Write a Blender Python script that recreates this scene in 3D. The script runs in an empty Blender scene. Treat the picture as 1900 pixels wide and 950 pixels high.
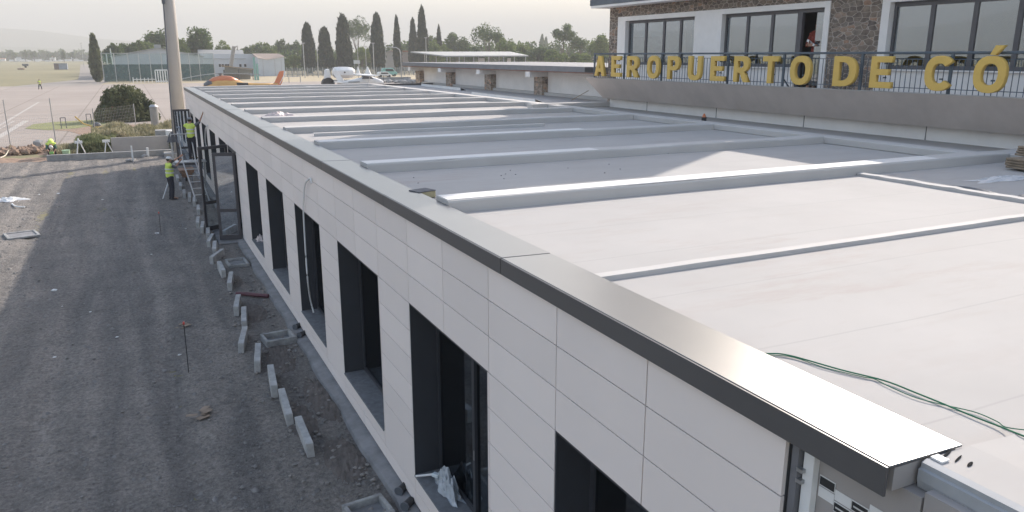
import bpy, bmesh, math, random
import numpy as np
from mathutils import Vector, Matrix
random.seed(7); RNG = np.random.RandomState(11)
C = bpy.context.scene.collection
scene = bpy.context.scene
R = math.radians

# ------------------------------------------------------------------ camera, world, sun, exposure
CAM = Vector((-2.777, 0.0, 5.8)); F = 1432.0
AX = Vector((0.899658344, -0.436594622, 0.0)); AY = Vector((0.109773534, 0.226202228, 0.967875159)); AF = Vector((0.422569089, 0.870756963, -0.251431256))
cam_d = bpy.data.cameras.new("camera"); cam = bpy.data.objects.new("camera", cam_d); C.objects.link(cam)
cam_d.sensor_width = 36; cam_d.lens = F / 1900 * 36; cam_d.clip_start = 0.05; cam_d.clip_end = 30000
cam.matrix_world = Matrix(((AX.x, AY.x, -AF.x, CAM.x), (AX.y, AY.y, -AF.y, CAM.y), (AX.z, AY.z, -AF.z, CAM.z), (0, 0, 0, 1)))
scene.camera = cam
SUN = Vector((6.07, 4.05, 4.15)).normalized()
world = bpy.data.worlds.new("World"); scene.world = world; world.use_nodes = True
wn = world.node_tree; bg = wn.nodes["Background"]
sky = wn.nodes.new("ShaderNodeTexSky"); sky.sky_type = 'NISHITA'; sky.sun_disc = False
sky.sun_elevation = math.asin(SUN.z); sky.sun_rotation = math.atan2(SUN.x, SUN.y)
sky.air_density = 1.05; sky.dust_density = 1.5; sky.ozone_density = 0.2
warm = wn.nodes.new("ShaderNodeMix"); warm.data_type = 'RGBA'; warm.blend_type = 'MULTIPLY'; warm.inputs[0].default_value = 1.0; warm.inputs[7].default_value = (1.05, 1.0, 0.95, 1)   # dusty warm air
wn.links.new(sky.outputs[0], warm.inputs[6]); wn.links.new(warm.outputs[2], bg.inputs[0]); bg.inputs[1].default_value = 0.15
sl = bpy.data.lights.new("sun", 'SUN'); sl.energy = 3.6; sl.angle = R(0.6); sl.color = (1.0, 0.91, 0.82)
so = bpy.data.objects.new("sun", sl); C.objects.link(so); so.rotation_mode = 'QUATERNION'; so.rotation_quaternion = SUN.to_track_quat('Z', 'Y'); so.location = (60, 40, 60)
vs = scene.view_settings; vs.view_transform = 'Standard'; vs.look = 'None'; vs.gamma = 1.0; vs.use_curve_mapping = False; vs.exposure = 1.24
HAZE_D = 0.0006; HAZE_G = 0.0
scene.cycles.volume_bounces = 1; scene.cycles.max_bounces = 8; scene.cycles.transparent_max_bounces = 24
scene.cycles.use_denoising = True

def ray(u, v): return AX * (u - 950) + AY * (475 - v) + AF * F
def gz(u, v, z=0.0):
    d = ray(u, v); return CAM + d * ((z - CAM.z) / d.z)
def gy(u, v, y):
    d = ray(u, v); return CAM + d * ((y - CAM.y) / d.y)
def gx(u, v, x):
    d = ray(u, v); return CAM + d * ((x - CAM.x) / d.x)

# ------------------------------------------------------------------ materials
MATS = {}
def mat(name, col, rough=0.8, var=0.12, scale=3.0, bump=0.0, bscale=40.0, metal=0.0, spec=0.4, col2=None, detail=6, stretch=(1, 1, 1), transl=0.0, coat=0.0):
    if name in MATS: return MATS[name]
    m = bpy.data.materials.new(name); m.use_nodes = True; nt = m.node_tree; b = nt.nodes["Principled BSDF"]
    b.inputs['Roughness'].default_value = rough; b.inputs['Metallic'].default_value = metal
    b.inputs['Specular IOR Level'].default_value = spec; b.inputs['Coat Weight'].default_value = coat
    tc = nt.nodes.new("ShaderNodeTexCoord"); mp = nt.nodes.new("ShaderNodeMapping"); mp.inputs['Scale'].default_value = stretch
    nt.links.new(tc.outputs['Object'], mp.inputs[0])
    no = nt.nodes.new("ShaderNodeTexNoise"); no.inputs['Scale'].default_value = scale; no.inputs['Detail'].default_value = detail; no.inputs['Roughness'].default_value = 0.62
    nt.links.new(mp.outputs[0], no.inputs['Vector'])
    cr = nt.nodes.new("ShaderNodeValToRGB"); cr.color_ramp.elements[0].position = 0.3; cr.color_ramp.elements[1].position = 0.7
    c2 = col2 if col2 else tuple(min(1, c * (1 + var)) for c in col)
    c1 = col if col2 else tuple(c * (1 - var) for c in col)
    cr.color_ramp.elements[0].color = (*c1, 1); cr.color_ramp.elements[1].color = (*c2, 1)
    nt.links.new(no.outputs[0], cr.inputs[0]); nt.links.new(cr.outputs[0], b.inputs['Base Color'])
    if bump:
        n2 = nt.nodes.new("ShaderNodeTexNoise"); n2.inputs['Scale'].default_value = bscale; n2.inputs['Detail'].default_value = 5
        nt.links.new(mp.outputs[0], n2.inputs['Vector'])
        bp = nt.nodes.new("ShaderNodeBump"); bp.inputs['Strength'].default_value = bump; bp.inputs['Distance'].default_value = 0.02
        nt.links.new(n2.outputs[0], bp.inputs['Height']); nt.links.new(bp.outputs[0], b.inputs['Normal'])
    if transl:
        tr = nt.nodes.new("ShaderNodeBsdfTranslucent"); nt.links.new(cr.outputs[0], tr.inputs[0])
        mx = nt.nodes.new("ShaderNodeMixShader"); mx.inputs[0].default_value = transl
        nt.links.new(b.outputs[0], mx.inputs[1]); nt.links.new(tr.outputs[0], mx.inputs[2]); nt.links.new(mx.outputs[0], nt.nodes["Material Output"].inputs[0])
    MATS[name] = m; return m
def N(m): return m.node_tree.nodes
def L(m): return m.node_tree.links

M_PANEL = mat('cladding_panel', (0.84, 0.76, 0.715), 0.45, 0.02, 0.8, spec=0.35)
def island_tone(m, amt):
    b = N(m)["Principled BSDF"]; src = b.inputs['Base Color'].links[0].from_socket
    g_ = N(m).new("ShaderNodeNewGeometry"); mr = N(m).new("ShaderNodeMapRange"); mr.inputs[3].default_value = 1 - amt; mr.inputs[4].default_value = 1 + amt * .6
    L(m).new(g_.outputs['Random Per Island'], mr.inputs[0]); h = N(m).new("ShaderNodeHueSaturation"); L(m).new(mr.outputs[0], h.inputs['Value']); L(m).new(src, h.inputs['Color']); L(m).new(h.outputs[0], b.inputs['Base Color'])
island_tone(M_PANEL, .045)
M_JOINT = mat('joint_dark', (0.16, 0.16, 0.17), 0.9)
M_ANTH = mat('anthracite_metal', (0.045, 0.048, 0.056), 0.42, 0.08, 2.0, spec=0.5)
M_COPE = mat('coping_metal', (0.20, 0.198, 0.195), 0.33, 0.05, 1.2, metal=0.55, spec=0.6, bump=0.02, bscale=6)
M_FASC = mat('fascia_metal', (0.095, 0.092, 0.092), 0.42, 0.06, 1.2, spec=0.5)
M_SILL = mat('sill_dusty', (0.16, 0.165, 0.175), 0.8, 0.25, 9, bump=0.1)
M_CONC = mat('concrete', (0.30, 0.295, 0.285), 0.9, 0.18, 4, bump=0.3, bscale=60)
M_CONCD = mat('concrete_footing', (0.22, 0.22, 0.225), 0.9, 0.25, 3, bump=0.3, bscale=50)
M_KERB = mat('kerb_concrete', (0.38, 0.38, 0.375), 0.9, 0.28, 5, bump=0.25, bscale=80)
M_WHITE = mat('white_paint', (0.72, 0.72, 0.71), 0.6, 0.05, 3)
M_WALLW = mat('white_render', (0.78, 0.755, 0.73), 0.85, 0.06, 1.5, bump=0.1)
M_GREYPLASTER = mat('balcony_plaster', (0.53, 0.475, 0.44), 0.9, 0.10, 1.3, bump=0.2, bscale=30, stretch=(1, 1, 0.6))
M_BLACK = mat('black_rubber', (0.03, 0.03, 0.032), 0.6)
M_STEEL = mat('galvanised_steel', (0.42, 0.42, 0.42), 0.4, 0.1, 8, metal=0.7)
M_DARKGREY = mat('dark_grey_paint', (0.10, 0.11, 0.125), 0.5)
M_YEL = mat('yellow_sign_paint', (0.66, 0.44, 0.11), 0.5, 0.06, 4)
M_RAIL = mat('railing_paint', (0.085, 0.11, 0.135), 0.5)
M_HIVIS = mat('hivis_yellow', (0.62, 0.74, 0.14), 0.7, 0.1, 12, bump=0.3, bscale=18)
M_TAPE = mat('reflective_tape', (0.62, 0.62, 0.6), 0.4)
M_NAVY = mat('dark_trousers', (0.035, 0.035, 0.045), 0.9, 0.2, 12, bump=0.3, bscale=18)
M_GREYCL = mat('grey_cloth', (0.13, 0.13, 0.14), 0.9, 0.2, 12)
M_SKIN = mat('skin', (0.42, 0.24, 0.17), 0.55, 0.06, 10)
M_HAIR = mat('hair', (0.03, 0.022, 0.018), 0.7)
M_REDCL = mat('red_brown_cloth', (0.24, 0.05, 0.035), 0.9)
M_WOOD = mat('wood', (0.33, 0.24, 0.15), 0.8, 0.25, 8, stretch=(1, 6, 6))
M_TERR = mat('terracotta', (0.36, 0.15, 0.09), 0.8)
M_ORANGE = mat('orange_paint', (0.60, 0.20, 0.09), 0.4, 0.06, 2)
M_ORANGEY = mat('amber_paint', (0.60, 0.36, 0.12), 0.4, 0.06, 2)
M_GREENC = mat('green_cable', (0.04, 0.15, 0.09), 0.85, spec=0.1)
M_PLASTIC = mat('crumpled_film', (0.5, 0.44, 0.42), 0.35, 0.15, 14, col2=(0.66, 0.56, 0.53))
M_FOIL = mat('blue_grey_film', (0.4, 0.43, 0.46), 0.3, 0.2, 14)
M_TRUNK = mat('bark', (0.13, 0.10, 0.08), 0.95, 0.3, 12, bump=0.5, bscale=30)
M_DIRT = mat('excavated_soil', (0.26, 0.18, 0.13), 0.95, 0.35, 6, bump=0.6, bscale=14)
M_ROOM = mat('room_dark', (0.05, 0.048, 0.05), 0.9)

def roof_material():
    m = mat('roof_membrane', (0.405, 0.39, 0.375), 0.85, 0.05, 0.7, spec=0.12, bump=0.06, bscale=3)
    nt = m.node_tree; b = N(m)["Principled BSDF"]; cr = [n for n in N(m) if n.type == 'VALTORGB'][0]
    tc = [n for n in N(m) if n.type == 'TEX_COORD'][0]
    sx = N(m).new("ShaderNodeSeparateXYZ"); L(m).new(tc.outputs['Object'], sx.inputs[0])
    def math_(op, a, bb, c=None):
        n = N(m).new("ShaderNodeMath"); n.operation = op
        for i, q in enumerate((a, bb, c)):
            if q is None: continue
            if isinstance(q, (int, float)): n.inputs[i].default_value = q
            else: L(m).new(q, n.inputs[i])
        return n.outputs[0]
    nz = N(m).new("ShaderNodeTexNoise"); nz.inputs['Scale'].default_value = 0.35; L(m).new(tc.outputs['Object'], nz.inputs['Vector'])
    yy = math_('ADD', sx.outputs[1], math_('MULTIPLY', nz.outputs[0], 0.16))
    fr = math_('FRACT', math_('DIVIDE', yy, 1.17), 0)
    line = math_('LESS_THAN', fr, 0.014)
    # scuffs: streaky noise
    mp = N(m).new("ShaderNodeMapping"); mp.inputs['Scale'].default_value = (0.5, 2.2, 1); mp.inputs['Rotation'].default_value = (0, 0, 0.25)
    L(m).new(tc.outputs['Object'], mp.inputs[0])
    n3 = N(m).new("ShaderNodeTexNoise"); n3.inputs['Scale'].default_value = 1.6; n3.inputs['Detail'].default_value = 9; n3.inputs['Roughness'].default_value = 0.75
    L(m).new(mp.outputs[0], n3.inputs['Vector'])
    r3 = N(m).new("ShaderNodeValToRGB"); r3.color_ramp.elements[0].position = 0.50; r3.color_ramp.elements[1].position = 0.68; L(m).new(n3.outputs[0], r3.inputs[0])
    m1 = N(m).new("ShaderNodeMix"); m1.data_type = 'RGBA'; m1.inputs[7].default_value = (0.36, 0.31, 0.285, 1)
    n4 = N(m).new("ShaderNodeTexNoise"); n4.inputs['Scale'].default_value = 0.28; n4.inputs['Detail'].default_value = 3; L(m).new(tc.outputs['Object'], n4.inputs['Vector'])
    r4 = N(m).new("ShaderNodeValToRGB"); r4.color_ramp.elements[0].position = 0.42; r4.color_ramp.elements[0].color = (.25, .25, .25, 1); r4.color_ramp.elements[1].position = 0.6; L(m).new(n4.outputs[0], r4.inputs[0])
    L(m).new(math_('MULTIPLY', math_('MULTIPLY', r3.outputs[0], r4.outputs[0]), 0.6), m1.inputs[0]); L(m).new(cr.outputs[0], m1.inputs[6])
    m2 = N(m).new("ShaderNodeMix"); m2.data_type = 'RGBA'; m2.inputs[7].default_value = (0.33, 0.32, 0.31, 1)
    L(m).new(math_('MULTIPLY', line, 0.55), m2.inputs[0]); L(m).new(m1.outputs[2], m2.inputs[6]); L(m).new(m2.outputs[2], b.inputs['Base Color'])
    return m
M_ROOF = roof_material()
M_RIB = mat('rib_membrane', (0.49, 0.472, 0.452), 0.8, 0.05, 0.9, spec=0.15, bump=0.08, bscale=2.5)

def stone_material():
    m = bpy.data.materials.new('stone_masonry'); m.use_nodes = True; b = N(m)["Principled BSDF"]; b.inputs['Roughness'].default_value = 0.9
    tc = N(m).new("ShaderNodeTexCoord"); mp = N(m).new("ShaderNodeMapping"); mp.inputs['Scale'].default_value = (4.4, 4.4, 8.6); L(m).new(tc.outputs['Object'], mp.inputs[0])
    nz = N(m).new("ShaderNodeTexNoise"); nz.inputs['Scale'].default_value = 0.9; L(m).new(mp.outputs[0], nz.inputs['Vector'])
    ad = N(m).new("ShaderNodeVectorMath"); ad.operation = 'MULTIPLY_ADD'; ad.inputs[1].default_value = (0.6, 0.6, 0.6)
    L(m).new(nz.outputs['Color'], ad.inputs[0]); L(m).new(mp.outputs[0], ad.inputs[2])
    v1 = N(m).new("ShaderNodeTexVoronoi"); v1.feature = 'DISTANCE_TO_EDGE'; v1.distance = 'CHEBYCHEV' if False else 'EUCLIDEAN'
    v2 = N(m).new("ShaderNodeTexVoronoi"); v2.feature = 'F1'
    for v in (v1, v2): v.inputs['Scale'].default_value = 1.0; v.inputs['Randomness'].default_value = 0.8; L(m).new(ad.outputs[0], v.inputs['Vector'])
    cr = N(m).new("ShaderNodeValToRGB"); e = cr.color_ramp.elements
    e[0].position = 0.0; e[0].color = (0.14, 0.115, 0.10, 1); e[1].position = 1.0; e[1].color = (0.36, 0.22, 0.15, 1)
    for p, c in ((0.3, (0.24, 0.19, 0.15)), (0.5, (0.16, 0.13, 0.11)), (0.75, (0.28, 0.24, 0.20))):
        q = e.new(p); q.color = (*c, 1)
    sp = N(m).new("ShaderNodeSeparateColor"); L(m).new(v2.outputs['Color'], sp.inputs[0]); L(m).new(sp.outputs[0], cr.inputs[0])
    n2 = N(m).new("ShaderNodeTexNoise"); n2.inputs['Scale'].default_value = 9; n2.inputs['Detail'].default_value = 8; L(m).new(tc.outputs['Object'], n2.inputs['Vector'])
    mm = N(m).new("ShaderNodeMix"); mm.data_type = 'RGBA'; mm.blend_type = 'MULTIPLY'; mm.inputs[0].default_value = 0.7
    L(m).new(cr.outputs[0], mm.inputs[6]); r2 = N(m).new("ShaderNodeValToRGB"); r2.color_ramp.elements[0].position = 0.3; r2.color_ramp.elements[0].color = (0.45, 0.45, 0.45, 1); r2.color_ramp.elements[1].position = 0.7; r2.color_ramp.elements[1].color = (1.3, 1.3, 1.3, 1)
    L(m).new(n2.outputs[0], r2.inputs[0]); L(m).new(r2.outputs[0], mm.inputs[7])
    mo = N(m).new("ShaderNodeValToRGB"); mo.color_ramp.elements[0].position = 0.03; mo.color_ramp.elements[1].position = 0.07; L(m).new(v1.outputs['Distance'], mo.inputs[0])
    mx = N(m).new("ShaderNodeMix"); mx.data_type = 'RGBA'; mx.inputs[6].default_value = (0.44, 0.38, 0.33, 1)
    L(m).new(mo.outputs[0], mx.inputs[0]); L(m).new(mm.outputs[2], mx.inputs[7]); L(m).new(mx.outputs[2], b.inputs['Base Color'])
    bp = N(m).new("ShaderNodeBump"); bp.inputs['Strength'].default_value = 0.7; bp.inputs['Distance'].default_value = 0.03
    L(m).new(mo.outputs[0], bp.inputs['Height']); L(m).new(bp.outputs[0], b.inputs['Normal'])
    return m
M_STONE = stone_material()
M_STONEL = M_STONE.copy(); M_STONEL.name = 'light_stone_masonry'
for _n in M_STONEL.node_tree.nodes:
    if _n.type == 'VALTORGB' and len(_n.color_ramp.elements) > 3:
        for _e in _n.color_ramp.elements: _e.color = tuple(min(1, c * 1.6) for c in _e.color[:3]) + (1,)

def glass_material(name, tint, gloss, rough=0.02, alpha=0.5, facing=0.35):
    # coated window glass: sharp reflection over a tinted see-through pane
    m = bpy.data.materials.new(name); m.use_nodes = True
    for n in list(N(m)):
        if n.type != 'OUTPUT_MATERIAL': N(m).remove(n)
    out = N(m)["Material Output"]
    g = N(m).new("ShaderNodeBsdfGlossy"); g.inputs['Roughness'].default_value = rough; g.inputs['Color'].default_value = (0.86, 0.93, 1.0, 1)
    t = N(m).new("ShaderNodeBsdfTransparent"); t.inputs[0].default_value = (*tint, 1)
    fr = N(m).new("ShaderNodeLayerWeight"); fr.inputs['Blend'].default_value = 0.5
    ma = N(m).new("ShaderNodeMath"); ma.operation = 'MULTIPLY_ADD'; L(m).new(fr.outputs['Facing'], ma.inputs[0]); ma.inputs[1].default_value = facing; ma.inputs[2].default_value = gloss; ma.use_clamp = True
    mx = N(m).new("ShaderNodeMixShader"); L(m).new(ma.outputs[0], mx.inputs[0]); L(m).new(t.outputs[0], mx.inputs[1]); L(m).new(g.outputs[0], mx.inputs[2]); L(m).new(mx.outputs[0], out.inputs[0])
    return m
M_GLASS = glass_material('window_glass', (0.35, 0.38, 0.4), 0.10, facing=0.2)
M_GLASSUP = glass_material('coated_glass', (0.5, 0.55, 0.57), 0.24, facing=0.3)
M_GLASSTHIN = glass_material('thin_glass', (0.9, 0.92, 0.92), 0.06, facing=0.3)
M_GLASSCL = glass_material('clear_glass', (0.5, 0.52, 0.52), 0.78, facing=0.2)

def foliage_material(name, dark, light, yellow=None, scale=0.6, transl=0.25):
    m = mat(name, dark, 0.65, scale=scale, col2=light, detail=3, transl=transl, spec=0.25)
    nt = m.node_tree; cr = [n for n in N(m) if n.type == 'VALTORGB'][0]; cr.color_ramp.elements[0].position = 0.35; cr.color_ramp.elements[1].position = 0.65
    return m
M_CYP = foliage_material('cypress_leaf', (0.018, 0.030, 0.016), (0.062, 0.078, 0.036), scale=.8, transl=0.12)
M_LEAF = foliage_material('dark_green_leaf', (0.036, 0.066, 0.02), (0.105, 0.16, 0.035), scale=.35)
M_LEAFY = foliage_material('light_green_leaf', (0.08, 0.12, 0.025), (0.19, 0.245, 0.06), scale=.4)
M_OLIVE = foliage_material('olive_leaf', (0.06, 0.075, 0.035), (0.17, 0.18, 0.085), scale=0.8)
M_WEEDG = foliage_material('green_weed_leaf', (0.09, 0.12, 0.045), (0.32, 0.32, 0.18), scale=1.2)
M_WEED = foliage_material('weed_leaf', (0.17, 0.17, 0.09), (0.45, 0.40, 0.27), scale=1.2)

# ------------------------------------------------------------------ mesh helpers
class MB:
    def __init__(s): s.v = []; s.f = []
    def add(s, vs, fs):
        o = len(s.v); s.v += [tuple(p) for p in vs]; s.f += [tuple(i + o for i in f) for f in fs]; return s
    def box(s, x0, x1, y0, y1, z0, z1):
        if x0 > x1: x0, x1 = x1, x0
        if y0 > y1: y0, y1 = y1, y0
        if z0 > z1: z0, z1 = z1, z0
        return s.add([(x0, y0, z0), (x1, y0, z0), (x1, y1, z0), (x0, y1, z0), (x0, y0, z1), (x1, y0, z1), (x1, y1, z1), (x0, y1, z1)],
                     [(0, 3, 2, 1), (4, 5, 6, 7), (0, 1, 5, 4), (1, 2, 6, 5), (2, 3, 7, 6), (3, 0, 4, 7)])
    def obox(s, c, size, M=None):
        hx, hy, hz = (q / 2 for q in size); M = M or Matrix.Identity(3); c = Vector(c)
        ps = [c + M @ Vector(p) for p in [(-hx, -hy, -hz), (hx, -hy, -hz), (hx, hy, -hz), (-hx, hy, -hz), (-hx, -hy, hz), (hx, -hy, hz), (hx, hy, hz), (-hx, hy, hz)]]
        return s.add(ps, [(0, 3, 2, 1), (4, 5, 6, 7), (0, 1, 5, 4), (1, 2, 6, 5), (2, 3, 7, 6), (3, 0, 4, 7)])
    def tube(s, a, b, r, r2=None, n=8, caps=True):
        a = Vector(a); b = Vector(b); r2 = r if r2 is None else r2; d = (b - a)
        if d.length < 1e-9: return s
        d.normalize(); u = d.orthogonal().normalized(); w = d.cross(u)
        ps = []
        for c, rr in ((a, r), (b, r2)):
            for i in range(n):
                t = 2 * math.pi * i / n; ps.append(c + u * math.cos(t) * rr + w * math.sin(t) * rr)
        fs = [(i, (i + 1) % n, n + (i + 1) % n, n + i) for i in range(n)]
        if caps: fs += [tuple(reversed(range(n))), tuple(range(n, 2 * n))]
        return s.add(ps, fs)
    def path(s, pts, r, n=6):
        pts = [Vector(p) for p in pts]; rings = []
        for i, p in enumerate(pts):
            d = (pts[min(i + 1, len(pts) - 1)] - pts[max(i - 1, 0)]).normalized()
            u = Vector((0, 0, 1)).cross(d)
            u = u.normalized() if u.length > 1e-4 else Vector((1, 0, 0)); w = d.cross(u)
            rr = r[i] if isinstance(r, (list, tuple)) else r
            rings.append([p + u * math.cos(2 * math.pi * k / n) * rr + w * math.sin(2 * math.pi * k / n) * rr for k in range(n)])
        vs = [q for ring in rings for q in ring]; fs = []
        for j in range(len(pts) - 1):
            fs += [(j * n + k, j * n + (k + 1) % n, (j + 1) * n + (k + 1) % n, (j + 1) * n + k) for k in range(n)]
        fs += [tuple(reversed(range(n))), tuple(range((len(pts) - 1) * n, len(pts) * n))]
        return s.add(vs, fs)
    def ball(s, c, r, n=10, m=7, M=None):
        c = Vector(c); rx, ry, rz = (r, r, r) if isinstance(r, (int, float)) else r; M = M or Matrix.Identity(3)
        vs = []
        for j in range(m + 1):
            ph = math.pi * j / m
            for i in range(n):
                th = 2 * math.pi * i / n
                vs.append(c + M @ Vector((rx * math.sin(ph) * math.cos(th), ry * math.sin(ph) * math.sin(th), rz * math.cos(ph))))
        fs = [(j * n + i, (j + 1) * n + i, (j + 1) * n + (i + 1) % n, j * n + (i + 1) % n) for j in range(m) for i in range(n)]
        return s.add(vs, fs)
    def prism(s, poly, axis, a, b):
        # poly of 2D points; axis 'x','y','z' = extrusion axis
        def P(p, t):
            return {'x': (t, p[0], p[1]), 'y': (p[0], t, p[1]), 'z': (p[0], p[1], t)}[axis]
        n = len(poly); vs = [P(p, a) for p in poly] + [P(p, b) for p in poly]
        return s.add(vs, [tuple(range(n)), tuple(reversed(range(n, 2 * n)))] + [(i, (i + 1) % n, n + (i + 1) % n, n + i) for i in range(n)])
    def loft(s, rings):
        n = len(rings[0]); vs = [p for r_ in rings for p in r_]; fs = []
        for j in range(len(rings) - 1):
            fs += [(j * n + k, j * n + (k + 1) % n, (j + 1) * n + (k + 1) % n, (j + 1) * n + k) for k in range(n)]
        fs += [tuple(reversed(range(n))), tuple(range((len(rings) - 1) * n, len(rings) * n))]
        return s.add(vs, fs)
    def rock(s, c, r, k=0.35):
        c = Vector(c); bm = bmesh.new(); bmesh.ops.create_icosphere(bm, subdivisions=1, radius=1)
        ps = [c + Vector((v.co.x * r[0], v.co.y * r[1], v.co.z * r[2])) * (1 + random.uniform(-k, k)) for v in bm.verts]
        ps = [c + Vector((v.co.x * r[0] * (1 + random.uniform(-k, k)), v.co.y * r[1] * (1 + random.uniform(-k, k)), v.co.z * r[2] * (1 + random.uniform(-k, k)))) for v in bm.verts]
        fs = [tuple(v.index for v in f.verts) for f in bm.faces]; bm.free(); return s.add(ps, fs)
    def build(s, name, m, parent=None, bevel=0.0, smooth=False, local=False):
        me = bpy.data.meshes.new(name)
        off = Vector((0, 0, 0))
        if parent is not None and not local:
            off = world_loc(parent)
        me.from_pydata([(p[0] - off.x, p[1] - off.y, p[2] - off.z) for p in s.v], [], s.f)
        bm = bmesh.new(); bm.from_mesh(me); bmesh.ops.recalc_face_normals(bm, faces=bm.faces)
        if bevel: bmesh.ops.bevel(bm, geom=list(bm.edges), offset=bevel, segments=1, affect='EDGES', clamp_overlap=True)
        bm.to_mesh(me); bm.free()
        if smooth: me.shade_smooth() if hasattr(me, 'shade_smooth') else None
        me.materials.append(m); o = bpy.data.objects.new(name, me); C.objects.link(o)
        if parent is not None: o.parent = parent
        return o
def world_loc(o):
    v = Vector((0, 0, 0))
    while o is not None: v += o.location; o = o.parent
    return v
def tag(o, label=None, cat=None, group=None, kind=None):
    if label: o['label'] = label
    if cat: o['category'] = cat
    if group: o['group'] = group
    if kind: o['kind'] = kind
    return o
def thing(name, label, cat, loc=(0, 0, 0), group=None):
    o = bpy.data.objects.new(name, None); C.objects.link(o); o.location = loc; o.empty_display_size = 0.2
    return tag(o, label, cat, group)
def setting(o): o['kind'] = 'structure'; return o
def copy_tree(o, parent=None):
    c = o.copy(); C.objects.link(c); c.parent = parent
    for ch in [q for q in bpy.data.objects if q.parent == o]: copy_tree(ch, c)
    return c
def np_mesh(name, V, Fq, m, parent=None):
    me = bpy.data.meshes.new(name); n = len(V); nf = len(Fq); k = Fq.shape[1]
    me.vertices.add(n); me.vertices.foreach_set('co', V.astype(np.float32).ravel())
    me.loops.add(nf * k); me.loops.foreach_set('vertex_index', Fq.astype(np.int32).ravel())
    me.polygons.add(nf); me.polygons.foreach_set('loop_start', np.arange(0, nf * k, k, dtype=np.int32)); me.polygons.foreach_set('loop_total', np.full(nf, k, dtype=np.int32))
    me.update(calc_edges=True); me.materials.append(m)
    o = bpy.data.objects.new(name, me); C.objects.link(o)
    if parent is not None: o.parent = parent
    return o
def leaf_quads(P, size, up=0.0, aspect=1.0):
    """random little quads at points P; up>0 makes them stand upright"""
    n = len(P); a = RNG.normal(size=(n, 3)); a[:, 2] += up * 3; a /= np.linalg.norm(a, axis=1)[:, None]
    b = RNG.normal(size=(n, 3)); b -= a * (a * b).sum(1)[:, None]; b /= np.linalg.norm(b, axis=1)[:, None]
    sz = (np.full(n, size) if np.isscalar(size) else size) * RNG.uniform(0.6, 1.3, n)
    a = a * sz[:, None] * aspect; b = b * sz[:, None] * 0.6
    V = np.stack([P - a - b * 0.4, P + b, P + a + b * 0.2, P - b], 1).reshape(-1, 3)
    return V, np.arange(n * 4).reshape(n, 4)
def remeshed(mb, name, m, parent, voxel=0.02, smooth=4):
    o = mb.build(name, m, parent)
    md = o.modifiers.new('r', 'REMESH'); md.mode = 'VOXEL'; md.voxel_size = voxel
    sm = o.modifiers.new('s', 'SMOOTH'); sm.iterations = smooth; sm.factor = 0.5
    dg = bpy.context.evaluated_depsgraph_get(); me = bpy.data.meshes.new_from_object(o.evaluated_get(dg))
    o.modifiers.clear(); o.data = me; me.shade_smooth()
    if not me.materials: me.materials.append(m)
    return o

# ------------------------------------------------------------------ SETTING: ground, yard, apron, field, hills
def grid_sheet(name, x0, x1, y0, y1, nx, ny, zf, m):
    xs = np.linspace(x0, x1, nx); ys = np.linspace(y0, y1, ny); X, Y = np.meshgrid(xs, ys); Z = zf(X, Y)
    V = np.stack([X, Y, Z], -1).reshape(-1, 3); i = np.arange(ny - 1)[:, None] * nx + np.arange(nx - 1)[None, :]
    Fq = np.stack([i, i + 1, i + nx + 1, i + nx], -1).reshape(-1, 4)
    o = np_mesh(name, V, Fq, m); o.data.shade_smooth(); return setting(o)
def wob(X, Y, seeds, amp):
    Z = np.zeros_like(X); rs = np.random.RandomState(5)
    for k in range(seeds):
        f = 0.4 * 1.45 ** k; a = rs.uniform(0, 6.28); Z += amp / (1.3 ** k) * np.sin(f * (X * math.cos(a) + Y * math.sin(a)) + rs.uniform(0, 6.28))
    return Z

M_FIELD = mat('dry_field', (0.17, 0.155, 0.085), 0.95, scale=0.02, col2=(0.25, 0.22, 0.125), detail=10, bump=0.2, bscale=2)
field = MB().add([(-9000, -9000, -0.06), (9000, -9000, -0.06), (9000, 9000, -0.06), (-9000, 9000, -0.06)], [(0, 1, 2, 3)]).build('ground', M_FIELD); setting(field)

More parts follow.
